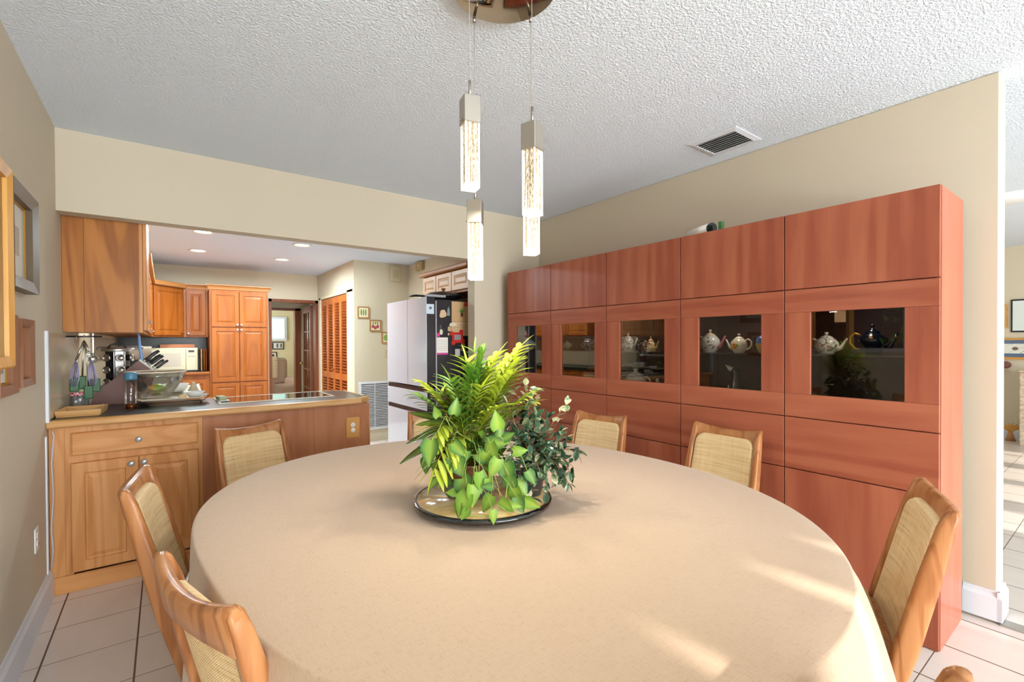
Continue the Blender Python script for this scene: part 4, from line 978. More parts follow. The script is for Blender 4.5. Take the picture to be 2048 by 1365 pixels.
# hanging utensils
t = thing('utensil_rail', 'black rail with hooks under the oak wall cabinet', 'rail', (0, 0, 0))
part('rail', MB().cyl((-.49, 3.975, 1.388), (-.32, 3.975, 1.388), .005, n=10), M['black'], t)
for x in (-.44, -.405, -.37): part('hook', MB().tube([(x, 3.975, 1.394), (x, 3.975, 1.40), (x, 3.968, 1.40), (x, 3.960, 1.385), (x, 3.960, 1.365), (x, 3.968, 1.355)], .0018, 6), M['steel'], t)
m = mat('spatula_green', '35643c', .45); m2 = mat('whisk_wire', 'a79fc0', .35, .6)
ug = 'utensils hanging from the rail'
for i, (x, zb_, w, yy, lab) in enumerate(((-.452, 1.045, .030, 3.955, 'leftmost green spatula hanging from the rail'), (-.418, 1.055, .026, 3.985, 'second green spatula partly behind the leftmost'), (-.388, .995, .030, 3.965, 'lowest green spatula hanging over the worktop'), (-.358, 1.035, .034, 3.99, 'rightmost green spatula hanging near the spice rack'))):
    u = thing('spatula', lab, 'spatula', (0, 0, 0), 0, ug)
    part('blade', MB().box((x-w*.75, yy-.004, zb_), (x+w*.75, yy+.004, zb_+.085), .006, 3), m, u)
    part('handle', MB().tube([(x, yy, zb_+.08), (x*.65-.142, yy, 1.25), (-.405, 3.966, 1.362)], [.005, .004, .003], 8), M['steel'], u)
for i, (x, dx, lab) in enumerate(((-.425, -.018, 'left wire whisk with lilac loops hanging from the rail'), (-.385, .012, 'right wire whisk with lilac loops hanging from the rail'))):
    u = thing('whisk', lab, 'whisk', (0, 0, 0), 0, ug)
    part('handle', MB().tube([(x+dx, 3.95, 1.24), (-.405, 3.962, 1.36)], .006, 8), M['steel'], u)
    mb = MB()
    for k in range(7):
        a = math.pi*k/7; cx_, cy_ = math.cos(a)*.024, math.sin(a)*.024
        mb.tube([(x+dx, 3.95, 1.245), (x+dx*1.2+cx_*.7, 3.95+cy_*.7, 1.19), (x+dx*1.5+cx_, 3.95+cy_, 1.12), (x+dx*1.6+cx_*.5, 3.95+cy_*.5, 1.083), (x+dx*1.6, 3.95, 1.078), (x+dx*1.6-cx_*.5, 3.95-cy_*.5, 1.083), (x+dx*1.5-cx_, 3.95-cy_, 1.12), (x+dx*1.2-cx_*.7, 3.95-cy_*.7, 1.19), (x+dx, 3.95, 1.245)], .0014, 5)
    part('wire_loop', mb, m2, u)
for i, (x, z, r_, lab) in enumerate(((-.362, 1.245, .026, 'round steel measuring cup hanging from the rail'), (-.378, 1.275, .018, 'small steel measuring spoon behind the cup'))):
    u = thing('measuring_cup', lab, 'measuring cup', (0, 0, 0), 0, ug)
    mb = MB(); mb.M = Matrix.Translation((x, 3.945-.01*i, z)) @ Matrix.Rotation(R(90), 4, 'X'); mb.lathe([(0, -.016), (r_*.8, -.014), (r_, 0), (r_*.96, .0), (r_*.75, -.011), (0, -.013)], n=28)
    part('bowl', mb, M['steel'], u)
    part('handle', MB().tube([(x-.004, 3.945-.01*i, z+r_*.9), (-.402, 3.960, 1.36)], .003, 8), M['steel'], u)
# platter with bowl, mango, dishes
t = thing('serving_platter', 'rectangular beige platter on a black wire stand', 'platter', (.035, 4.0, ZK), R(2))
mb = MB(); K = 12; g_ = []
for i in range(K+1):
    u = i/K; y = -.22+.50*u; up_ = .085*max(0, u-.55)**1.6*2.2
    g_.append([mb.v((x, y, .034+up_+(.010 if abs(x) > .16 else 0)+(.006 if i == 0 else 0))) for x in (-.185, -.16, 0, .16, .185)])
for a, b in zip(g_, g_[1:]):
    for j in range(4): mb.f([a[j], a[j+1], b[j+1], b[j]], True)
o = part('plate', mb, mat('stoneware_beige', 'cfc3a6', .3), t); so = o.modifiers.new('t', 'SOLIDIFY'); so.thickness = .007; so.offset = -1
part('stand', MB().tube([(-.17, -.20, .022), (.17, -.20, .022), (.20, -.19, .05), (.20, .18, .05), (.17, .20, .022), (-.17, .20, .022), (-.17, -.20, .022)], .0025, 6).tube([(-.13, -.20, .022), (-.13, -.20, .0012)], .003, 6).tube([(.15, -.20, .022), (.15, -.20, .0012)], .003, 6).tube([(-.13, .20, .022), (-.13, .20, .0012)], .003, 6).tube([(.15, .20, .022), (.15, .20, .0012)], .003, 6), M['black'], t)
part('wire_grid', MB().box((.172, -.17, .0495), (.20, -.06, .0515)), M['black'], t)
t = thing('glass_bowl', 'large clear glass bowl standing on the beige platter', 'bowl', (-.045, 3.93, ZK+.046))
part('bowl', MB().lathe([(0, .004), (.062, .004), (.072, .0), (.078, .004), (.085, .02), (.118, .07), (.150, .125), (.166, .172), (.162, .173), (.145, .128), (.112, .073), (.078, .022), (.06, .010), (0, .010)], n=64), M['bowl_glass'], t)
part('rim', MB().lathe([(.161, .168), (.166, .1675), (.169, .1725), (.166, .178), (.161, .1775), (.161, .168)], n=64), mat('bowl_rim', 'e2d2b8', .12), t)
m = mat('mango_skin', '8ca03a', .35); g = nd(m, 'ShaderNodeSeparateXYZ'); tc = nd(m, 'ShaderNodeTexCoord'); lk(m, tc.outputs['Object'], g.inputs[0])
nz = noise_(m, tc.outputs['Object'], 14, 2); am = nd(m, 'ShaderNodeMath', operation='MULTIPLY_ADD'); lk(m, g.outputs['X'], am.inputs[0]); am.inputs[1].default_value = 9; lk(m, nz, am.inputs[2])
lk(m, ramp(m, am.outputs[0], [(.05, 'c9743a'), (.35, 'b89a40'), (.6, '82a236')]), bs(m).inputs['Base Color'])
o = MB().sphere((0, 0, 0), .048, 28, (1.15, .85, .82)).build('mango', m); o.location = (-.045, 3.885, ZK+.046+.054); o.rotation_euler = (0, R(-8), 0); tag(o, 'green and orange mango inside the glass bowl', 'fruit')
o = MB().lathe([(0, .003), (.035, .003), (.038, 0), (.046, .018), (.055, .034), (.052, .034), (.042, .018), (.034, .008), (0, .008)], n=40).build('white_dish', M['white']); o.location = (.165, 3.84, ZK+.046); tag(o, 'small white dish on the near right corner of the platter', 'dish')
o = MB().lathe([(0, 0), (.042, 0), (.040, .006), (.022, .045), (.014, .07), (.012, .078), (0, .08)], n=32).build('ceramic_bell', M['cream']); o.location = (.165, 4.08, ZK+.048); tag(o, 'cream bell-shaped ceramic on the platter behind the dish', 'ornament')
o = MB().lathe([(0, .0), (.052, 0), (.075, .04), (.080, .055), (.076, .055), (.05, .006), (0, .006)], n=40).build('white_bowl', M['white']); o.location = (.062, 4.14, ZK+.062); tag(o, 'white bowl seen through the glass bowl', 'bowl')
o = B((.07, 3.79, ZK+.044), (.115, 3.82, ZK+.062), .004).build('wooden_block', M['oak_nose']); tag(o, 'small pale wooden block at the platter front', 'block')
t = thing('scrub_sponge', 'ribbed pale green sponge on a white rest beside the cooktop', 'sponge', (.315, 3.80, .9427), R(10))
part('rest', MB().box((-.03, -.055, 0), (.035, .045, .009), .004), M['white'], t)
part('sponge', MB().box((-.026, -.04, .0095), (.024, .055, .034), .006), mat('sponge_green', 'b9bf98', .8), t)

# ---------------------------------------------------------------- near wall cabinet over the peninsula
t = thing('wall_cabinet', 'big oak wall cabinet with plywood end panel under the header beam', 'cabinet', (0, 0, 0))
x0, x1, ya, yb = XL+.002, -.125, 3.93, 4.62
part('end_panel', MB().box((x0+.10, ya, 1.415), (x1-.004, ya+.012, 2.435)), M['oak_end'], t)
part('wall_filler', MB().box((x0, ya-.001, 1.415), (x0+.0985, ya+.012, 2.435)), M['oak_end'], t)
part('carcass', MB().box((x0, ya+.0125, 1.42), (x1-.005, yb, 2.434)), M['oak_v'], t)
part('face_frame', MB().box((x1-.004, ya, 1.412), (x1+.014, yb, 2.434), .001, 1), M['oak_v'], t)
mb = MB(); mb.M = Matrix.Translation((x1+.016, 0, 0)) @ Matrix.Rotation(R(90), 4, 'Z'); raised(mb, ya+.015, 1.43, yb-.01, 2.40, 0)
d = part('door', mb, M['oak_v'], t)
mb = MB(); mb.M = Matrix.Translation((x1+.035, ya+.06, 1.485)) @ Matrix.Rotation(R(90), 4, 'Y'); mb.lathe([(.005, 0), (.005, .014), (.012, .016), (.014, .02), (0, .026)], n=16); part('knob', mb, M['knob'], d)

# ---------------------------------------------------------------- kitchen far run (numbers along the far wall y = 8.07)
def wallcab(name, label, x0, x1, z0, z1, yf, yb, doors, knobs, crown=.035, mv=None, group=None, st=.05, xr=None):
    mv = mv or M['maple_v']
    t = thing(name, label, 'cabinet', (0, 0, 0), 0, group)
    part('carcass', MB().box((x0, yf, z0), (x1, yb, z1)), mv, t)
    ds = []
    for (a, b, c, d_) in doors:
        ds.append(part('door', raised(MB(), a, b, c, d_, yf-.001, .018, st), mv, t))
    for (x, z, k) in knobs: knob(x, z, yf-.019, ds[k], .014)
    if crown:
        mb = MB(); cc = [(-.0, z1), (-.012, z1+.0), (-.016, z1+.02), (-.03, z1+.04), (-.05, z1+.052), (-.05, z1+.062), (.0, z1+.062)]
        L = []
        for xx, sg in ((x0, 0 if x0 < .3 else -1), (x1, 1)):
            L.append([mb.v((xx-sg*o_, yf+o_, z)) for o_, z in cc])
        for j in range(len(cc)): mb.f([L[0][j], L[0][(j+1) % len(cc)], L[1][(j+1) % len(cc)], L[1][j]])
        mb.f(L[0]); mb.f(L[1])
        part('crown_moulding', mb, M['crown'], t)
    return t
px0, px1, py = .486, 1.190, 7.45
wallcab('pantry_cabinet', 'tall maple pantry cabinet with four doors beside the kitchen doorway', px0, px1, .0, 2.07, py, 8.068,
        [(px0+.02, 1.565, .829, 2.045), (.835, 1.565, px1-.02, 2.045), (px0+.02, .815, .829, 1.555), (.835, .815, px1-.02, 1.555), (px0+.02, .12, .829, .80), (.835, .12, px1-.02, .80)],
        [(.808, 1.595, 0), (.856, 1.595, 1), (.808, 1.525, 2), (.856, 1.525, 3)])
wallcab('upper_cabinet', 'narrow single-door maple upper cabinet between corner cabinet and pantry', .214, .484, 1.43, 2.085, 7.74, 8.068, [(.240, 1.45, .463, 2.065)], [(.262, 1.478, 0)])
# diagonal corner cabinet
t = thing('corner_cabinet', 'maple corner upper cabinet with one angled door in the far left corner', 'cabinet', (0, 0, 0))
ax, ay, bx__, by = -.13, 7.36, .212, 7.74
part('carcass', MB().prism([(ax, ay), (bx__, by), (bx__, 8.067), (-.498, 8.067), (-.498, ay)], 1.43, 2.085), M['maple_v'], t)
ang = math.atan2(by-ay, bx__-ax); ln = math.hypot(by-ay, bx__-ax)
mb = MB(); mb.M = Matrix.Translation((ax, ay, 0)) @ Matrix.Rotation(ang, 4, 'Z'); raised(mb, .03, 1.45, ln-.03, 2.065, -.001, .018, .05); d = part('door', mb, M['maple_v'], t)
mb = MB(); mb.M = Matrix.Translation((ax, ay, 0)) @ Matrix.Rotation(ang, 4, 'Z') @ Matrix.Translation((ln-.06, -.02, 1.48)) @ Matrix.Rotation(R(90), 4, 'X'); mb.lathe([(.005, 0), (.005, .012), (.013, .016), (0, .024)], n=16); part('knob', mb, M['darkwood'], d)
mb = MB(); mb.M = Matrix.Translation((ax, ay, 0)) @ Matrix.Rotation(ang, 4, 'Z'); mb.box((-.01, -.045, 2.086), (ln+.01, .01, 2.147), .01); part('crown_moulding', mb, M['crown'], t)
# left wall uppers, seen edge on
t = thing('upper_cabinet', 'maple upper cabinet row along the left kitchen wall seen edge-on', 'cabinet', (0, 0, 0))
part('carcass', MB().box((-.498, 5.3, 1.43), (-.135, 7.355, 2.085)), M['maple_v'], t)
for k in range(4):
    mb = MB(); mb.M = Matrix.Translation((-.134, 0, 0)) @ Matrix.Rotation(R(90), 4, 'Z'); raised(mb, 5.31+k*.51, 1.45, 5.31+k*.51+.50, 2.065, 0, .018, .05)
    d = part('door', mb, M['maple_v'], t)
    mb = MB(); mb.M = Matrix.Translation((-.116, 5.31+k*.51+(.45 if k % 2 == 0 else .05), 1.48)) @ Matrix.Rotation(R(90), 4, 'Y'); mb.lathe([(.005, 0), (.005, .012), (.013, .016), (0, .024)], n=16); part('knob', mb, M['steel'], d)
part('crown_moulding', MB().box((-.498, 5.25, 2.086), (-.085, 7.355, 2.147), .01), M['crown'], t)
# base run
t = thing('base_cabinet', 'maple base cabinet left of the pantry below the microwave', 'cabinet', (0, 0, 0))
part('carcass', MB().box((.125, 7.47, .0), (.484, 8.068, .925)), M['maple_v'], t)
part('door', raised(MB(), .18, .12, .455, .86, 7.469, .018, .05), M['maple_v'], t)
t = thing('base_cabinet', 'maple base cabinet run hidden below the left kitchen worktop', 'cabinet', (0, 0, 0))
part('carcass', MB().box((XL+.003, 4.13, .0), (.09, 7.46, .892)), M['maple_v'], t)
part('corner_box', MB().box((XL+.003, 7.461, .0), (.124, 8.068, .892)), M['maple_v'], t)
t = thing('countertop', 'far kitchen worktop with maple edge below the microwave', 'countertop', (0, 0, 0))
part('slab', MB().box((XL+.003, 7.461, .930), (.484, 8.068, .965)), M['counter'], t)
part('wood_edge', MB().box((.10, 7.425, .928), (.484, 7.460, .967), .012, 3), M['maple_h'], t)
struct('trim_4', B((XL+.003, 8.056, .966), (.484, 8.068, 1.429)), mat('dark_backsplash', '2c2622', .3))
# microwave
t = thing('microwave', 'almond microwave oven on the far kitchen counter', 'microwave', (-.15, 7.62, .967))
part('body', MB().box((0, 0, .012), (.51, .40, .318), .006), M['cream'], t)
d = part('door', MB().box((.005, -.022, .018), (.375, -.001, .312), .006), M['cream'], t)
part('window', MB().box((.10, -.0235, .075), (.325, -.0222, .25)), mat('mw_window', 'b9a894', .3), d)
c = part('control_panel', MB().box((.378, -.020, .018), (.506, -.001, .312), .004), M['cream'], t)
part('display', MB().box((.405, -.0215, .258), (.470, -.0202, .285)), M['black'], c)
part('button_row', MB().box((.395, -.0215, .195), (.482, -.0202, .215)), mat('mw_button', 'b4a48c', .4), c)
part('foot', MB().box((.02, .02, 0), (.49, .38, .012)), M['black'], t)
o = B((-.05, 7.70, 1.2865), (.33, 7.95, 1.332), .003).build('cutting_board', mat('copper_board', 'b06a44', .5)); tag(o, 'reddish flat board lying on the microwave', 'cutting board')
for x, mt, l in ((.395, M['oak_nose'], 'pale wooden cutting board standing right of the microwave'), (.425, M['maple_v'], 'middle wooden cutting board in the upright rack'), (.448, M['darkwood'], 'dark wooden board standing nearest the pantry side')):
    o = MB().box((0, -.13, 0), (.014, .13, .30), .006).build('cutting_board', mt); o.location = (x, 7.75, .966); tag(o, l, 'cutting board', 'boards standing beside the microwave')

# ---------------------------------------------------------------- louvre doors of the closet
t = thing('bifold_door', 'two pairs of orange-brown louvred bifold closet doors in the kitchen', 'door', (0, 0, 0))
ya, yb, zt = 6.53, 7.86, 2.02; wl = (yb-ya)/4
for k in range(4):
    a, b = ya+k*wl+.002, ya+(k+1)*wl-.002
    mb = MB()
    for q in ((a, a+.045), (b-.045, b)): mb.box((2.025, q[0], .02), (2.055, q[1], zt), .003, 1)
    for q in ((.02, .14), (.82, .90), (zt-.09, zt)): mb.box((2.0255, a+.04, q[0]), (2.0545, b-.04, q[1]))
    fr_ = part('leaf_frame', mb, M['louver'], t)
    mb = MB(); n_ = 46
    for zz0, zz1 in ((.14, .82), (.90, zt-.09)):
        nn_ = int((zz1-zz0)/.040)
        for i in range(nn_):
            z = zz0+(i+.5)*(zz1-zz0)/nn_
            mb.M = Matrix.Translation((2.040, 0, z)) @ Matrix.Rotation(R(48), 4, 'Y'); mb.box((-.027, a+.042, -.003), (.021, b-.042, .003))
    part('slats', mb, M['louver'], fr_)
    if k in (1, 2): part('knob', MB().sphere((2.012, (b-.02 if k == 1 else a+.02), .95), .014, 14), M['maple_v'], fr_)
struct('trim_5', MB().box((2.12, 6.33, 0), (2.14, 8.0, 2.2)), mat('closet_backing', '8a5a30', .8))  # added backing sheet, orange-brown so the louvre gaps do not go black
struct('trim_6', MB().box((2.012, 6.30, 0), (2.0199, 6.52, 2.06)).box((2.012, 7.87, 0), (2.0199, 7.95, 2.06)).box((2.012, 6.30, 2.03), (2.0199, 7.95, 2.07)), mat('casing_cream', 'e6dab8', .5))

# ---------------------------------------------------------------- the wall with vegetable pictures
def veg(label, x, z, kind, w=.155, h=.155):
    t = thing('framed_picture', label, 'picture', (x, 6.2395, z), 0, 'small vegetable pictures stepping down the kitchen wall')
    mb = MB(); q = [(-w/2, -h/2, w/2, h/2, 0), (-w/2, -h/2, w/2, h/2, -.014), (-w/2+.012, -h/2+.012, w/2-.012, h/2-.012, -.014), (-w/2+.012, -h/2+.012, w/2-.012, h/2-.012, -.006)]
    mb.prof(q); part('frame', mb, mat('thin_wood_frame', 'b07a44', .5) if 'thin_wood_frame' not in bpy.data.materials else bpy.data.materials['thin_wood_frame'], t)
    p = part('print', B((-w/2+.013, -.0075, -h/2+.013), (w/2-.013, -.0065, h/2-.013)), mat('print_cream', 'ece3bf', .7) if 'print_cream' not in bpy.data.materials else bpy.data.materials['print_cream'], t)
    mb = MB()
    if kind == 0:
        for i in (-1, 0, 1): mb.sphere((i*.03, -.0082, 0), .046, 12, (.24, .012, 1))
        part('green_pods', mb, mat('pod_green', '7f9a4a', .6), p)
    elif kind == 1:
        for i in (-1, 0, 1): mb.sphere((i*.032, -.0082, -.012 if i else -.03), .02, 12, (1, .02, 1.2))
        for i in (-1, 0, 1): mb.mi = 1; mb.sphere((i*.03, -.0082, .035), .022, 10, (.4, .02, 1))
        part('radish_print', mb, [mat('radish', 'b4535a', .6), bpy.data.materials['pod_green']], p)
    else:
        mb.sphere((0, -.0082, 0), .048, 18, (1, .02, 1)); part('cabbage_print', mb, mat('cabbage', '8fae58', .6), p)
veg('small framed print of green pods, highest of the three on the kitchen wall', 2.144, 1.748, 0)
veg('small framed print of red radishes, middle of the three on the kitchen wall', 2.306, 1.573, 1)
veg('small framed print of a round cabbage partly behind the refrigerator', 2.470, 1.41, 2)
t = thing('door_chime', 'cream slotted chime box high on the kitchen wall', 'chime', (2.592, 6.2395, 2.295))
part('cover', MB().box((-.077, -.045, -.105), (.077, 0, .105), .006), M['cream'], t)
for i in (-1, 0, 1): part('slot', MB().box((i*.030-.008, -.0465, -.055), (i*.030+.008, -.0455, .055)), mat('slot_shadow', 'b7a98a', .6) if 'slot_shadow' not in bpy.data.materials else bpy.data.materials['slot_shadow'], t)
t = thing('light_switch', 'cream switch plate beside the refrigerator on the kitchen wall', 'switch', (2.475, 6.2395, 1.185))
part('plate', MB().box((-.035, -.006, -.058), (.035, 0, .058), .003), M['cream'], t); part('toggle', MB().box((-.005, -.014, -.012), (.005, -.006, .008)), M['cream'], t)
t = thing('smoke_detector', 'small tan sensor box high on the wall above the refrigerator', 'sensor', (2.7985, 5.83, 2.41))
part('case', MB().box((-.045, -.10, -.095), (0, .10, .02), .01), mat('sensor_tan', 'b9a274', .5), t)
part('lens', MB().sphere((-.046, 0, -.03), .015, 12, (.5, 1, 1)), mat('sensor_lens', 'e8d9a8', .3), t)
t = thing('return_grille', 'large white return air grille low on the kitchen wall', 'grille', (2.29, 6.2395, .49))
gw, gh = .215, .325
mb = MB(); L4 = [[mb.v((sx*a, y, sz*b)) for sx, sz in ((-1, -1), (1, -1), (1, 1), (-1, 1))] for a, b, y in ((gw, gh, 0), (gw, gh, -.014), (gw-.03, gh-.03, -.016), (gw-.03, gh-.03, 0))]
for k in range(3):
    for w in range(4): mb.f([L4[k][w], L4[k][(w+1) % 4], L4[k+1][(w+1) % 4], L4[k+1][w]])
part('frame', mb, M['white_trim'], t); part('duct_back', B((-gw+.03, -.002, -gh+.03), (gw-.03, -.0005, gh-.03)), mat('grille_dark', '6f6a66', .8), t)
mb = MB()
for i in range(26): mb.M = Matrix.Translation((0, -.010, -gh+.043+i*.0223)) @ Matrix.Rotation(R(35), 4, 'X'); mb.box((-gw+.03, -.008, -.0012), (gw-.03, .008, .0012))
mb.M = Matrix(); mb.box((-.004, -.0165, -gh+.03), (.004, -.004, gh-.03)); part('fins', mb, M['white_trim'], t)

# ---------------------------------------------------------------- refrigerator
FX, FY0, FY1 = 1.985, 4.04, 5.00
t = thing('refrigerator', 'white glass-front french door refrigerator with black side, in the kitchen', 'refrigerator', (0, 0, 0))
fw = mat('fridge_white', 'c6cdd6', .12, coat=.6); fb = mat('fridge_black', '2b2a2e', .22)
part('body', MB().box((FX+.105, FY0+.006, .03), (2.76, FY1, 1.755), .004), fb, t)
for a, b, l in ((FY0, 4.463, 1), (4.469, FY1, 0)):
    d = part('door', MB().box((FX+.008, a, .915), (FX+.095, b, 1.775), .003), fb, t)
    part('white_panel', MB().box((FX, a+.001, .916), (FX+.008, b-.001, 1.774), .002), fw, d)
for z0, z1 in ((.690, .865), (.05, .645)):
    d = part('freezer_drawer', MB().box((FX+.008, FY0, z0), (FX+.095, FY1, z1+.04), .003), fb, t)
    part('white_panel', MB().box((FX, FY0+.001, z0+.001), (FX+.008, FY1-.001, z1), .002), fw, d)
part('handle_channel', MB().box((FX+.02, FY0+.001, .646), (FX+.10, FY1-.001, .69)), fb, t)
part('edge_trim', MB().box((FX+.100, FY0+.002, .04), (FX+.112, FY0+.010, 1.74)), mat('fridge_edge', 'b4b8c0', .3, .5), t)
part('hinge_cover', MB().box((FX+.03, FY0+.01, 1.776), (FX+.22, FY0+.07, 1.80), .006), mat('hinge_grey', 'a6a6aa', .4), t)
fy = FY0+.0055
def sheet(name, label, cat, x0, z0, x1, z1, mt, th=.0015, grp=None):
    o = B((x0, fy-th, z0), (x1, fy, z1)).build(name, mt)
    if cat: tag(o, label, cat, grp)
    return o
mg = 'magnets and papers on the refrigerator side'
o = B((1.99, FY0-.0022, 1.612), (2.068, FY0-.0002, 1.705)).build('photo_card', mat('photo_pale', 'd4e4f2', .4)); tag(o, 'pale blue card with small dark sketch on the refrigerator door edge', 'card', mg)
s_ = MB().sphere((2.03, FY0-.0025, 1.668), .016, 12, (1, .06, .9)).build('card_sketch', mat('sketch_grey', '6d7480', .6), o)
t = thing('wall_calendar', 'calendar with potted plant picture on the refrigerator side', 'calendar', (0, 0, 0), 0, mg)
part('picture_page', MB().box((2.262, fy-.002, 1.545), (2.475, fy, 1.742)), mat('cal_tan', 'c9a274', .6), t)
part('date_page', MB().box((2.262, fy-.002, 1.405), (2.475, fy, 1.543)), mat('cal_light', 'cdae86', .6), t)
mb = MB()
for i in range(1, 5): mb.box((2.27, fy-.0026, 1.405+i*.027), (2.47, fy-.002, 1.4065+i*.027))
for i in range(1, 7): mb.box((2.265+i*.03, fy-.0026, 1.41), (2.2662+i*.03, fy-.002, 1.513))
part('grid_line', mb, mat('cal_line', '7a6248', .7), t)
mb = MB(); random.seed(3)
for k in range(15):
    a = R(20+140*k/14); c_ = Vector((2.375, fy-.003, 1.63)); mb.tube([c_, c_+Vector((math.cos(a)*.028, 0, math.sin(a)*.035)), c_+Vector((math.cos(a)*.062, 0, math.sin(a)*.05-.012*abs(math.cos(a))))], [(.0008, .003), (.0008, .005), (.0005, .001)], 6)
part('printed_plant', mb, mat('cal_green', '5f9a34', .6), t); part('printed_pot', MB().box((2.362, fy-.0028, 1.595), (2.390, fy-.002, 1.632)), mat('cal_pot', '5a2c22', .6), t)
part('red_label', MB().box((2.40, fy-.0028, 1.70), (2.445, fy-.002, 1.737)), mat('cal_red', 'c8402c', .6), t)
t = thing('schedule_sheet', 'white and pink schedule with ruled lines on the refrigerator side', 'paper', (0, 0, 0), 0, mg)
part('sheet', MB().box((2.098, fy-.0015, 1.240), (2.218, fy, 1.388)), M['paper'], t)
part('pink_edge', MB().box((2.098, fy-.0017, 1.222), (2.218, fy-.0001, 1.239)), mat('magenta', 'd83a94', .5), t)
for i in range(7): part('ruled_line', MB().box((2.102, fy-.0019, 1.265+i*.0165), (2.214, fy-.0014, 1.2672+i*.0165)), bpy.data.materials['cal_line'] if i % 3 else mat('red_line%d' % i, 'c06a64', .6), t)
o = sheet('pink_magnet', 'square pink and white magnet above the schedule', 'magnet', 2.098, 1.395, 2.130, 1.432, bpy.data.materials['magenta'], .005, mg)
def blob(name, label, pts, mt, th=.008, cat='magnet', dy=0):
    mb = MB(); A = [mb.v((x, fy-th-dy, z)) for x, z in pts]; Bq = [mb.v((x, fy-dy, z)) for x, z in pts]; n_ = len(pts)
    mb.f(A); mb.f(Bq[::-1])
    for i in range(n_): mb.f([A[i], A[(i+1) % n_], Bq[(i+1) % n_], Bq[i]])
    o = mb.build(name, mt); tag(o, label, cat, mg); return o
def ov(cx, cz, rx, rz, n=14, ph=0, am=0): return [(cx+rx*math.cos(2*math.pi*i/n)*(1+am*math.cos(3*2*math.pi*i/n+ph)), cz+rz*math.sin(2*math.pi*i/n)*(1+am*math.sin(2*2*math.pi*i/n+ph))) for i in range(n)]
blob('bear_magnet', 'white and tan figure magnet near the top of the refrigerator side', ov(2.163, 1.617, .035, .045, 16, 1, .2), mat('magnet_tan', 'd8b890', .4))
blob('bag_magnet', 'grey-green bag shaped magnet near the calendar', [(2.205, 1.60), (2.240, 1.60), (2.236, 1.66), (2.224, 1.69), (2.212, 1.66)], mat('magnet_grey', '7f8a88', .5))
blob('horse_magnet', 'black standing horse magnet above the schedule', [(2.142, 1.40), (2.150, 1.40), (2.154, 1.44), (2.168, 1.445), (2.172, 1.40), (2.180, 1.40), (2.186, 1.46), (2.196, 1.50), (2.186, 1.51), (2.176, 1.485), (2.148, 1.485), (2.140, 1.46)], M['black'])
blob('square_magnet', 'dark square photo magnet beside the black horse', [(2.128, 1.455), (2.150, 1.455), (2.150, 1.51), (2.128, 1.51)], mat('magnet_slate', '3a3c4c', .5), .004)
blob('round_magnet', 'round cream magnet under the square photo magnet', ov(2.142, 1.44, .017, .028), mat('magnet_cream', 'd8d4b0', .5), .006, 'magnet', .0045)
blob('cow_magnet', 'cream and black cow magnet overlapping the calendar edge', ov(2.268, 1.515, .040, .020, 16, .5, .2), mat('magnet_white', 'ded2b4', .4), .008, 'magnet', .0032)
blob('note_magnet', 'tan square note under the cow magnet', [(2.215, 1.452), (2.255, 1.445), (2.258, 1.49), (2.220, 1.495)], mat('magnet_note', 'c4a076', .6), .004)
blob('small_dot_magnet', 'small round tan dot magnet below the note', ov(2.225, 1.42, .010, .012), bpy.data.materials['magnet_tan'], .006)
t = thing('bone_frame', 'red dog-bone shaped photo frame on the refrigerator side', 'photo frame', (0, 0, 0), 0, mg)
mb = MB()
for cx_, cz_ in ((2.262, 1.425), (2.365, 1.445), (2.275, 1.335), (2.385, 1.350)): mb.cyl((cx_, fy-.010, cz_), (cx_, fy, cz_), .022, n=18)
mb.prism([(0, 0)]*0 or [(2.262, fy-.009), (2.385, fy-.009), (2.385, fy), (2.262, fy)], 1.335, 1.44); part('bone', mb, mat('bone_red', 'c02c24', .3), t)
part('photo', MB().box((2.285, fy-.011, 1.365), (2.36, fy-.0092, 1.415)), mat('bone_photo', '8f8a8c', .4), t)
o = sheet('snapshot', 'small white and black snapshot low on the refrigerator side', 'photo', 2.298, 1.205, 2.352, 1.275, mat('snapshot_grey', 'bdbab4', .4), .002, mg)
blob('angel_magnet', 'golden angel figure magnet beside the snapshot', ov(2.392, 1.29, .022, .055, 16, 2, .3), M['gold'])
o = blob('leaf_magnet', 'small green leafy magnet near the bottom of the magnets', ov(2.378, 1.175, .028, .02, 16, 0, .35), bpy.data.materials['cal_green'])
# on top of the refrigerator
t = thing('wok', 'black pan with lid and knob lying on the refrigerator', 'pan', (2.31, 4.30, 1.7565))
part('pan', MB().lathe([(0, 0), (.10, 0), (.19, .045), (.20, .06), (.19, .06), (.10, .008), (0, .008)], n=48), M['black'], t)
part('lid', MB().lathe([(.198, .061), (.14, .09), (.05, .105), (0, .107)], n=48), M['black'], t); part('knob', MB().lathe([(.01, .106), (.01, .118), (.022, .124), (.022, .14), (0, .142)], n=20), M['darkwood'], t)
part('handle', MB().tube([(-.19, .05, .055), (-.26, .10, .06), (-.31, .14, .055)], [.010, .012, .010], 10), M['black'], t)
o = B((2.45, 4.75, 1.7565), (2.70, 4.95, 1.87), .01).build('white_box', M['white']); tag(o, 'white box at the back of the refrigerator top', 'box')
t = thing('serving_tray', 'round wooden tray lying flat on the refrigerator near the pier', 'tray', (2.52, 4.30, 1.7565))
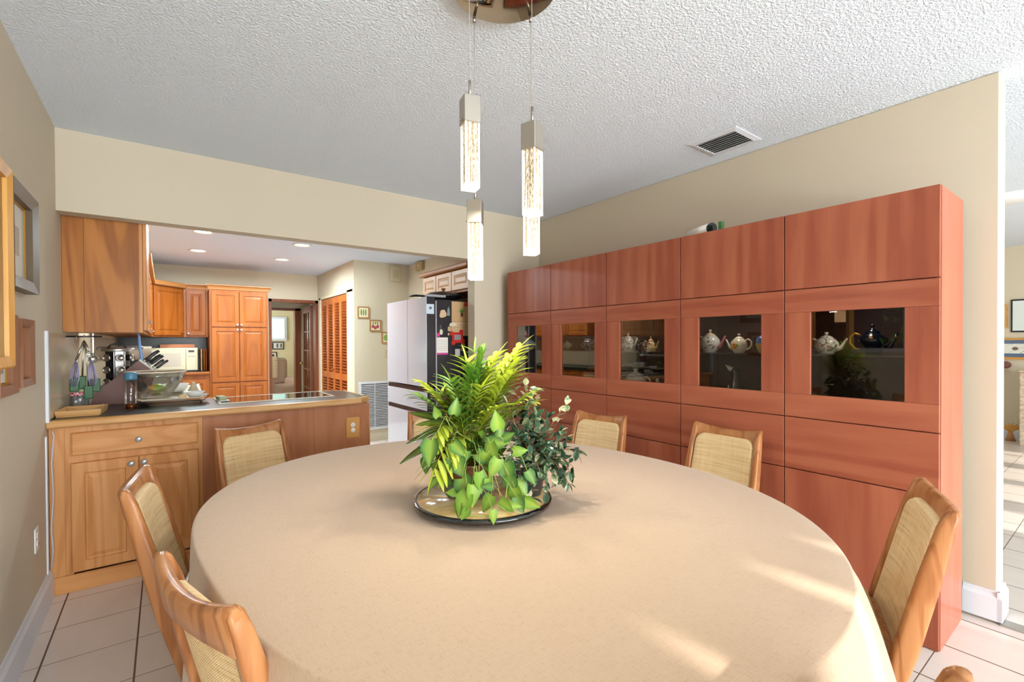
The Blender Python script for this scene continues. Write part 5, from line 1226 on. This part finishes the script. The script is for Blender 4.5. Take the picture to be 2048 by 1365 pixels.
# cabinet above
t.name = 'serving_tray'
part('disc', MB().lathe([(0, .0), (.0, .0)], n=3) if False else MB().lathe([(0, 0), (.07, 0), (.075, .008), (0, .008)], n=40), M['oak_nose'], t)
t = thing('fridge_cabinet', 'maple cabinet with small raised doors above the refrigerator', 'cabinet', (0, 0, 0))
part('carcass', MB().box((2.42, 3.93, 1.865), (2.798, 4.97, 2.085)), M['crown'], t)
for a, b in ((3.94, 4.29), (4.30, 4.64), (4.65, 4.96)):
    mb = MB(); mb.M = Matrix.Translation((2.419, 0, 0)) @ Matrix.Rotation(R(-90), 4, 'Z'); raised(mb, -b, 1.875, -a, 2.075, 0, .018, .045)
    part('door', mb, mat('pale_door', 'e0b890', .35) if 'pale_door' not in bpy.data.materials else bpy.data.materials['pale_door'], t)
part('crown_moulding', MB().box((2.37, 3.93, 2.086), (2.798, 5.01, 2.135), .012, 2), M['crown'], t)
struct('trim_7', B((2.40, 3.93, 1.845), (2.798, 4.98, 1.864)), M['maple_h'])

# ---------------------------------------------------------------- recessed lights
for (x, y, l) in ((.314, 5.50, 'recessed ceiling light cut by the header beam, nearest left'), (.33, 6.65, 'left rear recessed ceiling light of the kitchen'), (1.247, 5.62, 'right front recessed ceiling light of the kitchen'), (1.248, 6.74, 'right rear recessed ceiling light of the kitchen')):
    t = thing('recessed_light', l, 'ceiling light', (x, y, KC), 0, 'round recessed lights in the kitchen ceiling')
    part('trim_ring', MB().lathe([(.075, -.001), (.100, -.001), (.100, -.006), (.092, -.010), (.075, -.008), (.075, -.001)], n=48), M['white'], t)
    part('lens', MB().lathe([(0, -.004), (.0745, -.004), (.0745, -.002), (0, -.002)], n=40), mat('lamp_lens', 'ffffff', .5, emit='fffaf0', es=2.5) if 'lamp_lens' not in bpy.data.materials else bpy.data.materials['lamp_lens'], t)
    area('downlight', (x, y, KC-.02), (0, 0, 0), .15, .15, 30, (.80, .94, 1.0), 'DISK', 175)

# ---------------------------------------------------------------- den seen through the doorway
t = thing('french_door', 'dark brown multi-pane french door standing open beyond the kitchen doorway', 'door', (1.965, 8.24, 0), R(-4))
mb = MB(); mb.box((-.02, 0, .02), (.02, .09, 1.97)); mb.box((-.02, .71, .02), (.02, .80, 1.97)); mb.box((-.02, .09, .02), (.02, .71, .24)); mb.box((-.02, .09, 1.86), (.02, .71, 1.97))
fr_ = part('door_frame', mb, M['darkwood'], t)
mb = MB()
for k in (1, 2): mb.box((-.012, .09+k*.207-.01, .24), (.012, .09+k*.207+.01, 1.86))
for k in (1, 2, 3, 4): mb.box((-.011, .09, .24+k*.324-.01), (.011, .71, .24+k*.324+.01))
part('muntins', mb, M['darkwood'], fr_); part('glass', MB().box((-.002, .09, .24), (.002, .71, 1.86)), M['glass'], t)
part('knob', MB().sphere((-.05, .75, .98), .025, 16).cyl((-.05, .75, .98), (.0, .75, .98), .009, n=10), M['brass'], t)
t = thing('framed_picture', 'wide black-framed picture strip under the den window', 'picture', (0, 0, 0))
part('frame', MB().box((1.45, 11.975, 1.20), (2.24, 11.999, 1.37), .002, 1), M['black'], t)
part('mat_board', MB().box((1.47, 11.972, 1.22), (2.22, 11.9745, 1.35)), mat('matboard', 'd9dcd6', .7), t)
part('centre_print', MB().box((1.83, 11.969, 1.225), (2.02, 11.9715, 1.345)), mat('print_dark', '3c3834', .6), t)
for a in (1.55, 1.68, 2.08, 2.16): part('side_print', MB().box((a, 11.969, 1.24), (a+.04, 11.9715, 1.33)), mat('print_mid', '6f6b66', .6) if 'print_mid' not in bpy.data.materials else bpy.data.materials['print_mid'], t)
t = thing('framed_picture', 'small black-framed picture above the den recliner', 'picture', (0, 0, 0))
part('frame', MB().box((1.88, 11.975, .955), (2.09, 11.999, 1.14), .002, 1), M['black'], t)
part('mat_board', MB().box((1.90, 11.972, .975), (2.07, 11.9745, 1.12)), mat('matboard2', 'e3dcc4', .7), t); part('print', MB().box((1.935, 11.969, 1.005), (2.035, 11.9715, 1.09)), bpy.data.materials['print_dark'], t)
t = thing('recliner', 'taupe leather recliner with patterned throw in the den', 'recliner', (1.95, 11.0, 0), R(10))
lt = mat('taupe_leather', 'a48a78', .5)
part('seat', MB().box((-.30, -.35, .12), (.30, .30, .46), .06, 4), lt, t)
part('backrest', MB().box((-.31, .28, .40), (.31, .50, 1.02), .09, 4), lt, t)
for s in (-1, 1): part('armrest', MB().box((s*.31-.10, -.40, .10), (s*.31+.10, .30, .60), .07, 4), lt, t)
part('base', MB().box((-.35, -.30, .0), (.35, .32, .12)), M['blackm'], t)
m = mat('chevron_throw', 'c9b48c', .8); wv_ = nd(m, 'ShaderNodeTexWave'); wv_.inputs['Scale'].default_value = 14; wv_.inputs['Distortion'].default_value = 6; wv_.bands_direction = 'Z'; lk(m, coords(m), wv_.inputs[0])
lk(m, ramp(m, wv_.outputs[0], [(.4, 'a48a64'), (.6, 'e2d4b4')]), bs(m).inputs['Base Color'])
o = MB().box((-.30, .255, .55), (.10, .53, 1.045), .05, 3).build('chevron_throw', m); o.location = (1.95, 11.0, 0); o.rotation_euler = (0, 0, R(10)); tag(o, 'cream chevron throw over the recliner back', 'throw')

# ---------------------------------------------------------------- left wall: display case and pictures
def frame_l(label, y0, y1, z0, z1, dep, fw_, mt, matc, pic=None, gold=True, slope=.0, picm=None):
    t = thing('framed_picture', label, 'picture', (XL, (y0+y1)/2, (z0+z1)/2), R(90), 'framed pictures on the left wall')
    w, h = (y1-y0)/2, (z1-z0)/2
    def ringp(name, a0, a1, ya_, yb_, m_):   # ring from inset a0 to a1
        mb = MB(); L = []
        for a, y in ((a0, 0 if ya_ is None else ya_), (a0, -yb_), (a1, -yb_+slope), (a1, -.004)):
            L.append([mb.v((sx*(w-a), y, sz*(h-a))) for sx, sz in ((-1, -1), (1, -1), (1, 1), (-1, 1))])
        for k in range(3):
            for q in range(4): mb.f([L[k][q], L[k][(q+1) % 4], L[k+1][(q+1) % 4], L[k+1][q]])
        return part(name, mb, m_, t)
    ringp('frame', 0, fw_, None, dep, mt)
    if gold: ringp('gilt_fillet', fw_, fw_+.009, -.004, dep*.22, M['gold'])
    part('mat_board', MB().box((-w+fw_+.010, -.006, -h+fw_+.010), (w-fw_-.010, -.004, h-fw_-.010)), matc, t)
    if pic: part('print', MB().box((-w+pic, -.0075, -h+pic), (w-pic, -.0062, h-pic)), picm, t)
    return t
mt1 = mat('grey_brown_frame', '66543e', .4); mt2 = mat('walnut_frame', '8a5836', .35)
frame_l('large deep grey-brown frame with pale print on the left wall', 2.57, 3.005, 1.565, 1.985, .045, .050, mt1, mat('pale_mat', 'd5cdbd', .6), .15, True, .012, mat('faint_print', 'b9a28c', .6))
frame_l('small walnut frame with gilt fillet, lowest right on the left wall', 2.69, 2.915, 1.165, 1.445, .042, .030, mt2, mat('mat_ivory', 'dcd6c4', .6), .065, True, .01, mat('sepia_print', '9a8a74', .5))
frame_l('walnut and gold frame half hidden between display case and small frame', 2.40, 2.66, 1.15, 1.455, .035, .035, mt2, bpy.data.materials['mat_ivory'], .08, True, .01, bpy.data.materials['sepia_print'])
t = thing('wall_display_case', 'shallow golden oak glass-front display case cut off at left edge', 'display case', (0, 0, 0))
cx0, cx1, cy0, cy1, cz0, cz1 = XL+.001, XL+.10, 1.82, 2.185, 1.265, 1.905
go = wood('golden_oak', 'b8792c', 'c98d3c', 'd8a04e', 'z', 2, .35, .6, .3, 4)
part('back_board', MB().box((cx0, cy0, cz0), (cx0+.008, cy1, cz1)), go, t)
part('case_side', MB().box((cx0+.008, cy1-.012, cz0), (cx1-.015, cy1, cz1)), go, t); part('case_side', MB().box((cx0+.008, cy0, cz0), (cx1-.015, cy0+.012, cz1)), go, t)
part('case_top', MB().box((cx0+.008, cy0+.012, cz1-.012), (cx1-.015, cy1-.012, cz1)), go, t); part('case_bottom', MB().box((cx0+.008, cy0+.012, cz0), (cx1-.015, cy1-.012, cz0+.012)), go, t)
mb = MB(); L = []
for a, x in ((0, cx1-.014), (0, cx1+.008), (.006, cx1+.012), (.036, cx1+.004), (.038, cx1-.014)):
    L.append([mb.v((x, (cy0+a if sy < 0 else cy1-a), (cz0+a if sz < 0 else cz1-a))) for sy, sz in ((-1, -1), (1, -1), (1, 1), (-1, 1))])
for k in range(4):
    for q in range(4): mb.f([L[k][q], L[k][(q+1) % 4], L[k+1][(q+1) % 4], L[k+1][q]])
d = part('door_frame', mb, go, t); part('pane', MB().box((cx1-.010, cy0+.036, cz0+.036), (cx1-.007, cy1-.036, cz1-.036)), M['glass'], d)
for z in (1.40, 1.57, 1.74): part('shelf', MB().box((cx0+.009, cy0+.013, z), (cx1-.018, cy1-.013, z+.008)), go, t)
g0 = None; i_ = 0
for z, rn in ((1.2675, 'bottom'), (1.4085, 'second'), (1.5785, 'third'), (1.7485, 'top')):
    for y, cn in ((2.11, 'right'), (2.01, 'middle'), (1.91, 'left')):
        if g0 is None:
            g0 = MB().lathe([(0, 0), (.022, 0), (.022, .002), (.004, .006), (.003, .045), (.010, .052), (.024, .068), (.027, .085), (.023, .105), (.022, .105), (.0255, .085), (.022, .069), (0, .054)], n=24).build('wine_glass', M['bowl_glass']); o = g0
        else: o = g0.copy(); C.objects.link(o)
        o.location = (XL+.045, y, z); tag(o, f'small stemmed glass in the wall display case, {rn} shelf, {cn} one', 'glass', 'stemmed glasses in the wall display case')

# ---------------------------------------------------------------- living room slivers past the wall end
t = thing('ceiling_light', 'flat white round ceiling light in the living room beyond the wall end', 'ceiling light', (5.98, .735, ZC))
part('base', MB().lathe([(0, 0), (.20, 0), (.20, -.012), (0, -.012)], n=48), M['white'], t); part('dome', MB().lathe([(.185, -.0125), (.17, -.035), (.10, -.055), (0, -.062)], n=48), mat('dome_glass', 'f2f2f0', .3), t)
t = thing('framed_picture', 'pale picture with thin black frame on the living room wall', 'picture', (0, 0, 0))
part('frame', MB().box((9.175, .50, 1.44), (9.199, 1.082, 1.88), .002, 1), M['black'], t); part('print', MB().box((9.173, .52, 1.46), (9.1745, 1.067, 1.86)), mat('pale_print', 'dfe8e4', .5), t)
t = thing('framed_picture', 'narrow wooden-framed picture beside the wall end in the living room', 'picture', (0, 0, 0))
part('frame', MB().box((9.175, 1.112, 1.50), (9.199, 1.40, 1.82), .002, 1), M['oak_nose'], t); part('print', MB().box((9.173, 1.13, 1.52), (9.1745, 1.38, 1.80)), mat('tan_print', 'c9a878', .5), t)
t = thing('framed_picture', 'orange-framed blue and white poster low on the living room wall', 'picture', (0, 0, 0))
part('frame', MB().box((9.165, .70, 1.075), (9.199, 1.30, 1.36), .002, 1), mat('orange_frame', 'dc9a3c', .4), t); part('print', MB().box((9.163, .72, 1.105), (9.1645, 1.28, 1.335)), mat('poster_blue', '5a6f8c', .5), t)
part('white_band', MB().box((9.161, .72, 1.155), (9.1625, 1.26, 1.285)), mat('poster_white', 'e8e6dc', .5), t)
part('printed_shape', MB().sphere((9.160, 1.04, 1.22), .03, 12, (.05, 1, .8)), mat('poster_brown', '7a6458', .5), t)
random.seed(5); A1 = Leaves()
for k in range(9):
    A1.leaf((7.9, .55, 1.32+random.uniform(-.03, .03)), (random.uniform(.0, .3), 1, random.uniform(-.45, .35)), (0, 0, 1), random.uniform(.32, .46), .035, 'blade', .35, .2, random.random(), 8)
t = thing('potted_plant', 'spider plant leaves reaching in front of the blue poster', 'plant', (0, 0, 0))
part('foliage', A1, M['palm_g'], t); part('pot', MB().lathe([(0, 1.16), (.08, 1.16), (.11, 1.31), (.10, 1.31), (0, 1.29)], (7.9, .50, 0)), mat('terracotta', 'b0623c', .7), t)
part('stand', MB().lathe([(0, 0), (.13, 0), (.02, .03), (.02, 1.12), (.11, 1.155), (0, 1.1595)], (7.9, .50, 0)), M['black'], t)
t = thing('bird_ornament', 'brown carved bird ornament on the living room wall', 'ornament', (9.19, 1.10, 1.0))
part('body', MB().sphere((-.05, .03, -.0), .055, 16, (.8, 1.1, .9)), mat('bird_brown', '7d4c44', .6), t); part('beak', MB().tube([(-.05, .06, -.03), (-.06, .12, -.16), (-.05, .10, -.26)], [.035, .022, .004], 10), mat('bird_tan', 'c08a5a', .5), t)
t = thing('stone_column', 'pale travertine column at the right edge of the living room', 'column', (8.80, .78, 0))
m = mat('travertine', 'd9c8ae', .6); n = noise_(m, coords(m, (1, 1, 2)), 14, 5, .7); lk(m, ramp(m, n, [(.35, 'b89c80'), (.6, 'e0d0b8')]), bs(m).inputs['Base Color'])
part('shaft', MB().box((-.15, -.2, .0), (.15, .165, .93), .01), m, t); part('cap', MB().box((-.16, -.21, .931), (.16, .17, .95), .004), m, t)
t = thing('shell_ornament', 'orange fan-shaped ornament near the floor by the stone column', 'ornament', (9.0, 1.06, 0.0))
mb = MB()
for k in range(7): a = R(-60+20*k); mb.tube([(0, 0, .12), (0, math.sin(a)*.06, .12+math.cos(a)*.05+.02), (0, math.sin(a)*.12-.03, .14+math.cos(a)*.10)], [.014, .016, .003], 8)
part('fan', mb, mat('shell_orange', 'd8a04e', .5), t); part('base', MB().lathe([(0, 0), (.05, 0), (.02, .12), (0, .12)]), bpy.data.materials['bird_tan'], t)

# ---------------------------------------------------------------- patio side: added unseen blind with gaps shaped to streak the sun, neighbour wall and shrubs outside the side window
t = thing('sun_streak_blind', 'added white vertical blind, gapped to streak the sun, in the patio opening behind the viewer', 'blind', (0, -5.14, 0))
bm_ = mat('blind_white', 'e8e6e0', .7)
x = -.44; i = 0
gaps = [(.285, .36), (.60, .655), (.985, 1.055), (1.19, 1.25)]
edges = [-.44, .285, .36, .585, .655, .985, 1.06, 1.21, 1.25, 3.14]
for a, b in ((-.44, .53), (.62, .88), (.935, 1.31), (1.375, 1.60), (1.64, 3.14)):
    n_ = max(1, round((b-a)/.09)); w = (b-a)/n_
    for k in range(n_): part('vane', MB().box((a+k*w-.0005, -.004+(.004 if k % 2 else 0), .02), (a+(k+1)*w+.0005, -.002+(.004 if k % 2 else 0), 2.465)), bm_, t)
part('head_rail', MB().box((-.44, -.03, 2.465), (3.14, .02, 2.4985)), M['white'], t)
struct('wall_neighbour', B((-4.2, -4, -.05), (-4.0, 6.5, 2.30)), mat('slate_wall', '20243a', .8))
struct('wall_neighbour_eave', B((-4.3, -4, 2.30), (-3.7, 6.5, 2.48)), mat('eave_grey', '7d766c', .8))
struct('ground', B((-12, -12, -.12), (-.71, 14, -.06)), mat('ground_outside', '6b6f58', .9))
random.seed(11); A1 = Leaves()
for k in range(240):
    a = random.uniform(0, 6.28); r_ = random.uniform(0, .42); A1.leaf((-3.1+r_*math.cos(a), 2.0+r_*math.sin(a), random.uniform(.7, 1.95)), [random.uniform(-1, 1) for _ in range(3)], (0, 0, 1), .12, .05, 'oval', .2, .2, random.random(), 4)
t = thing('garden_shrub', 'green shrub outside the side window', 'shrub', (0, 0, 0))
part('foliage', A1, M['palm_g'], t); part('trunk', MB().cyl((-3.1, 2.0, -.06), (-3.1, 2.0, 1.6), .04, .015), M['darkwood'], t)
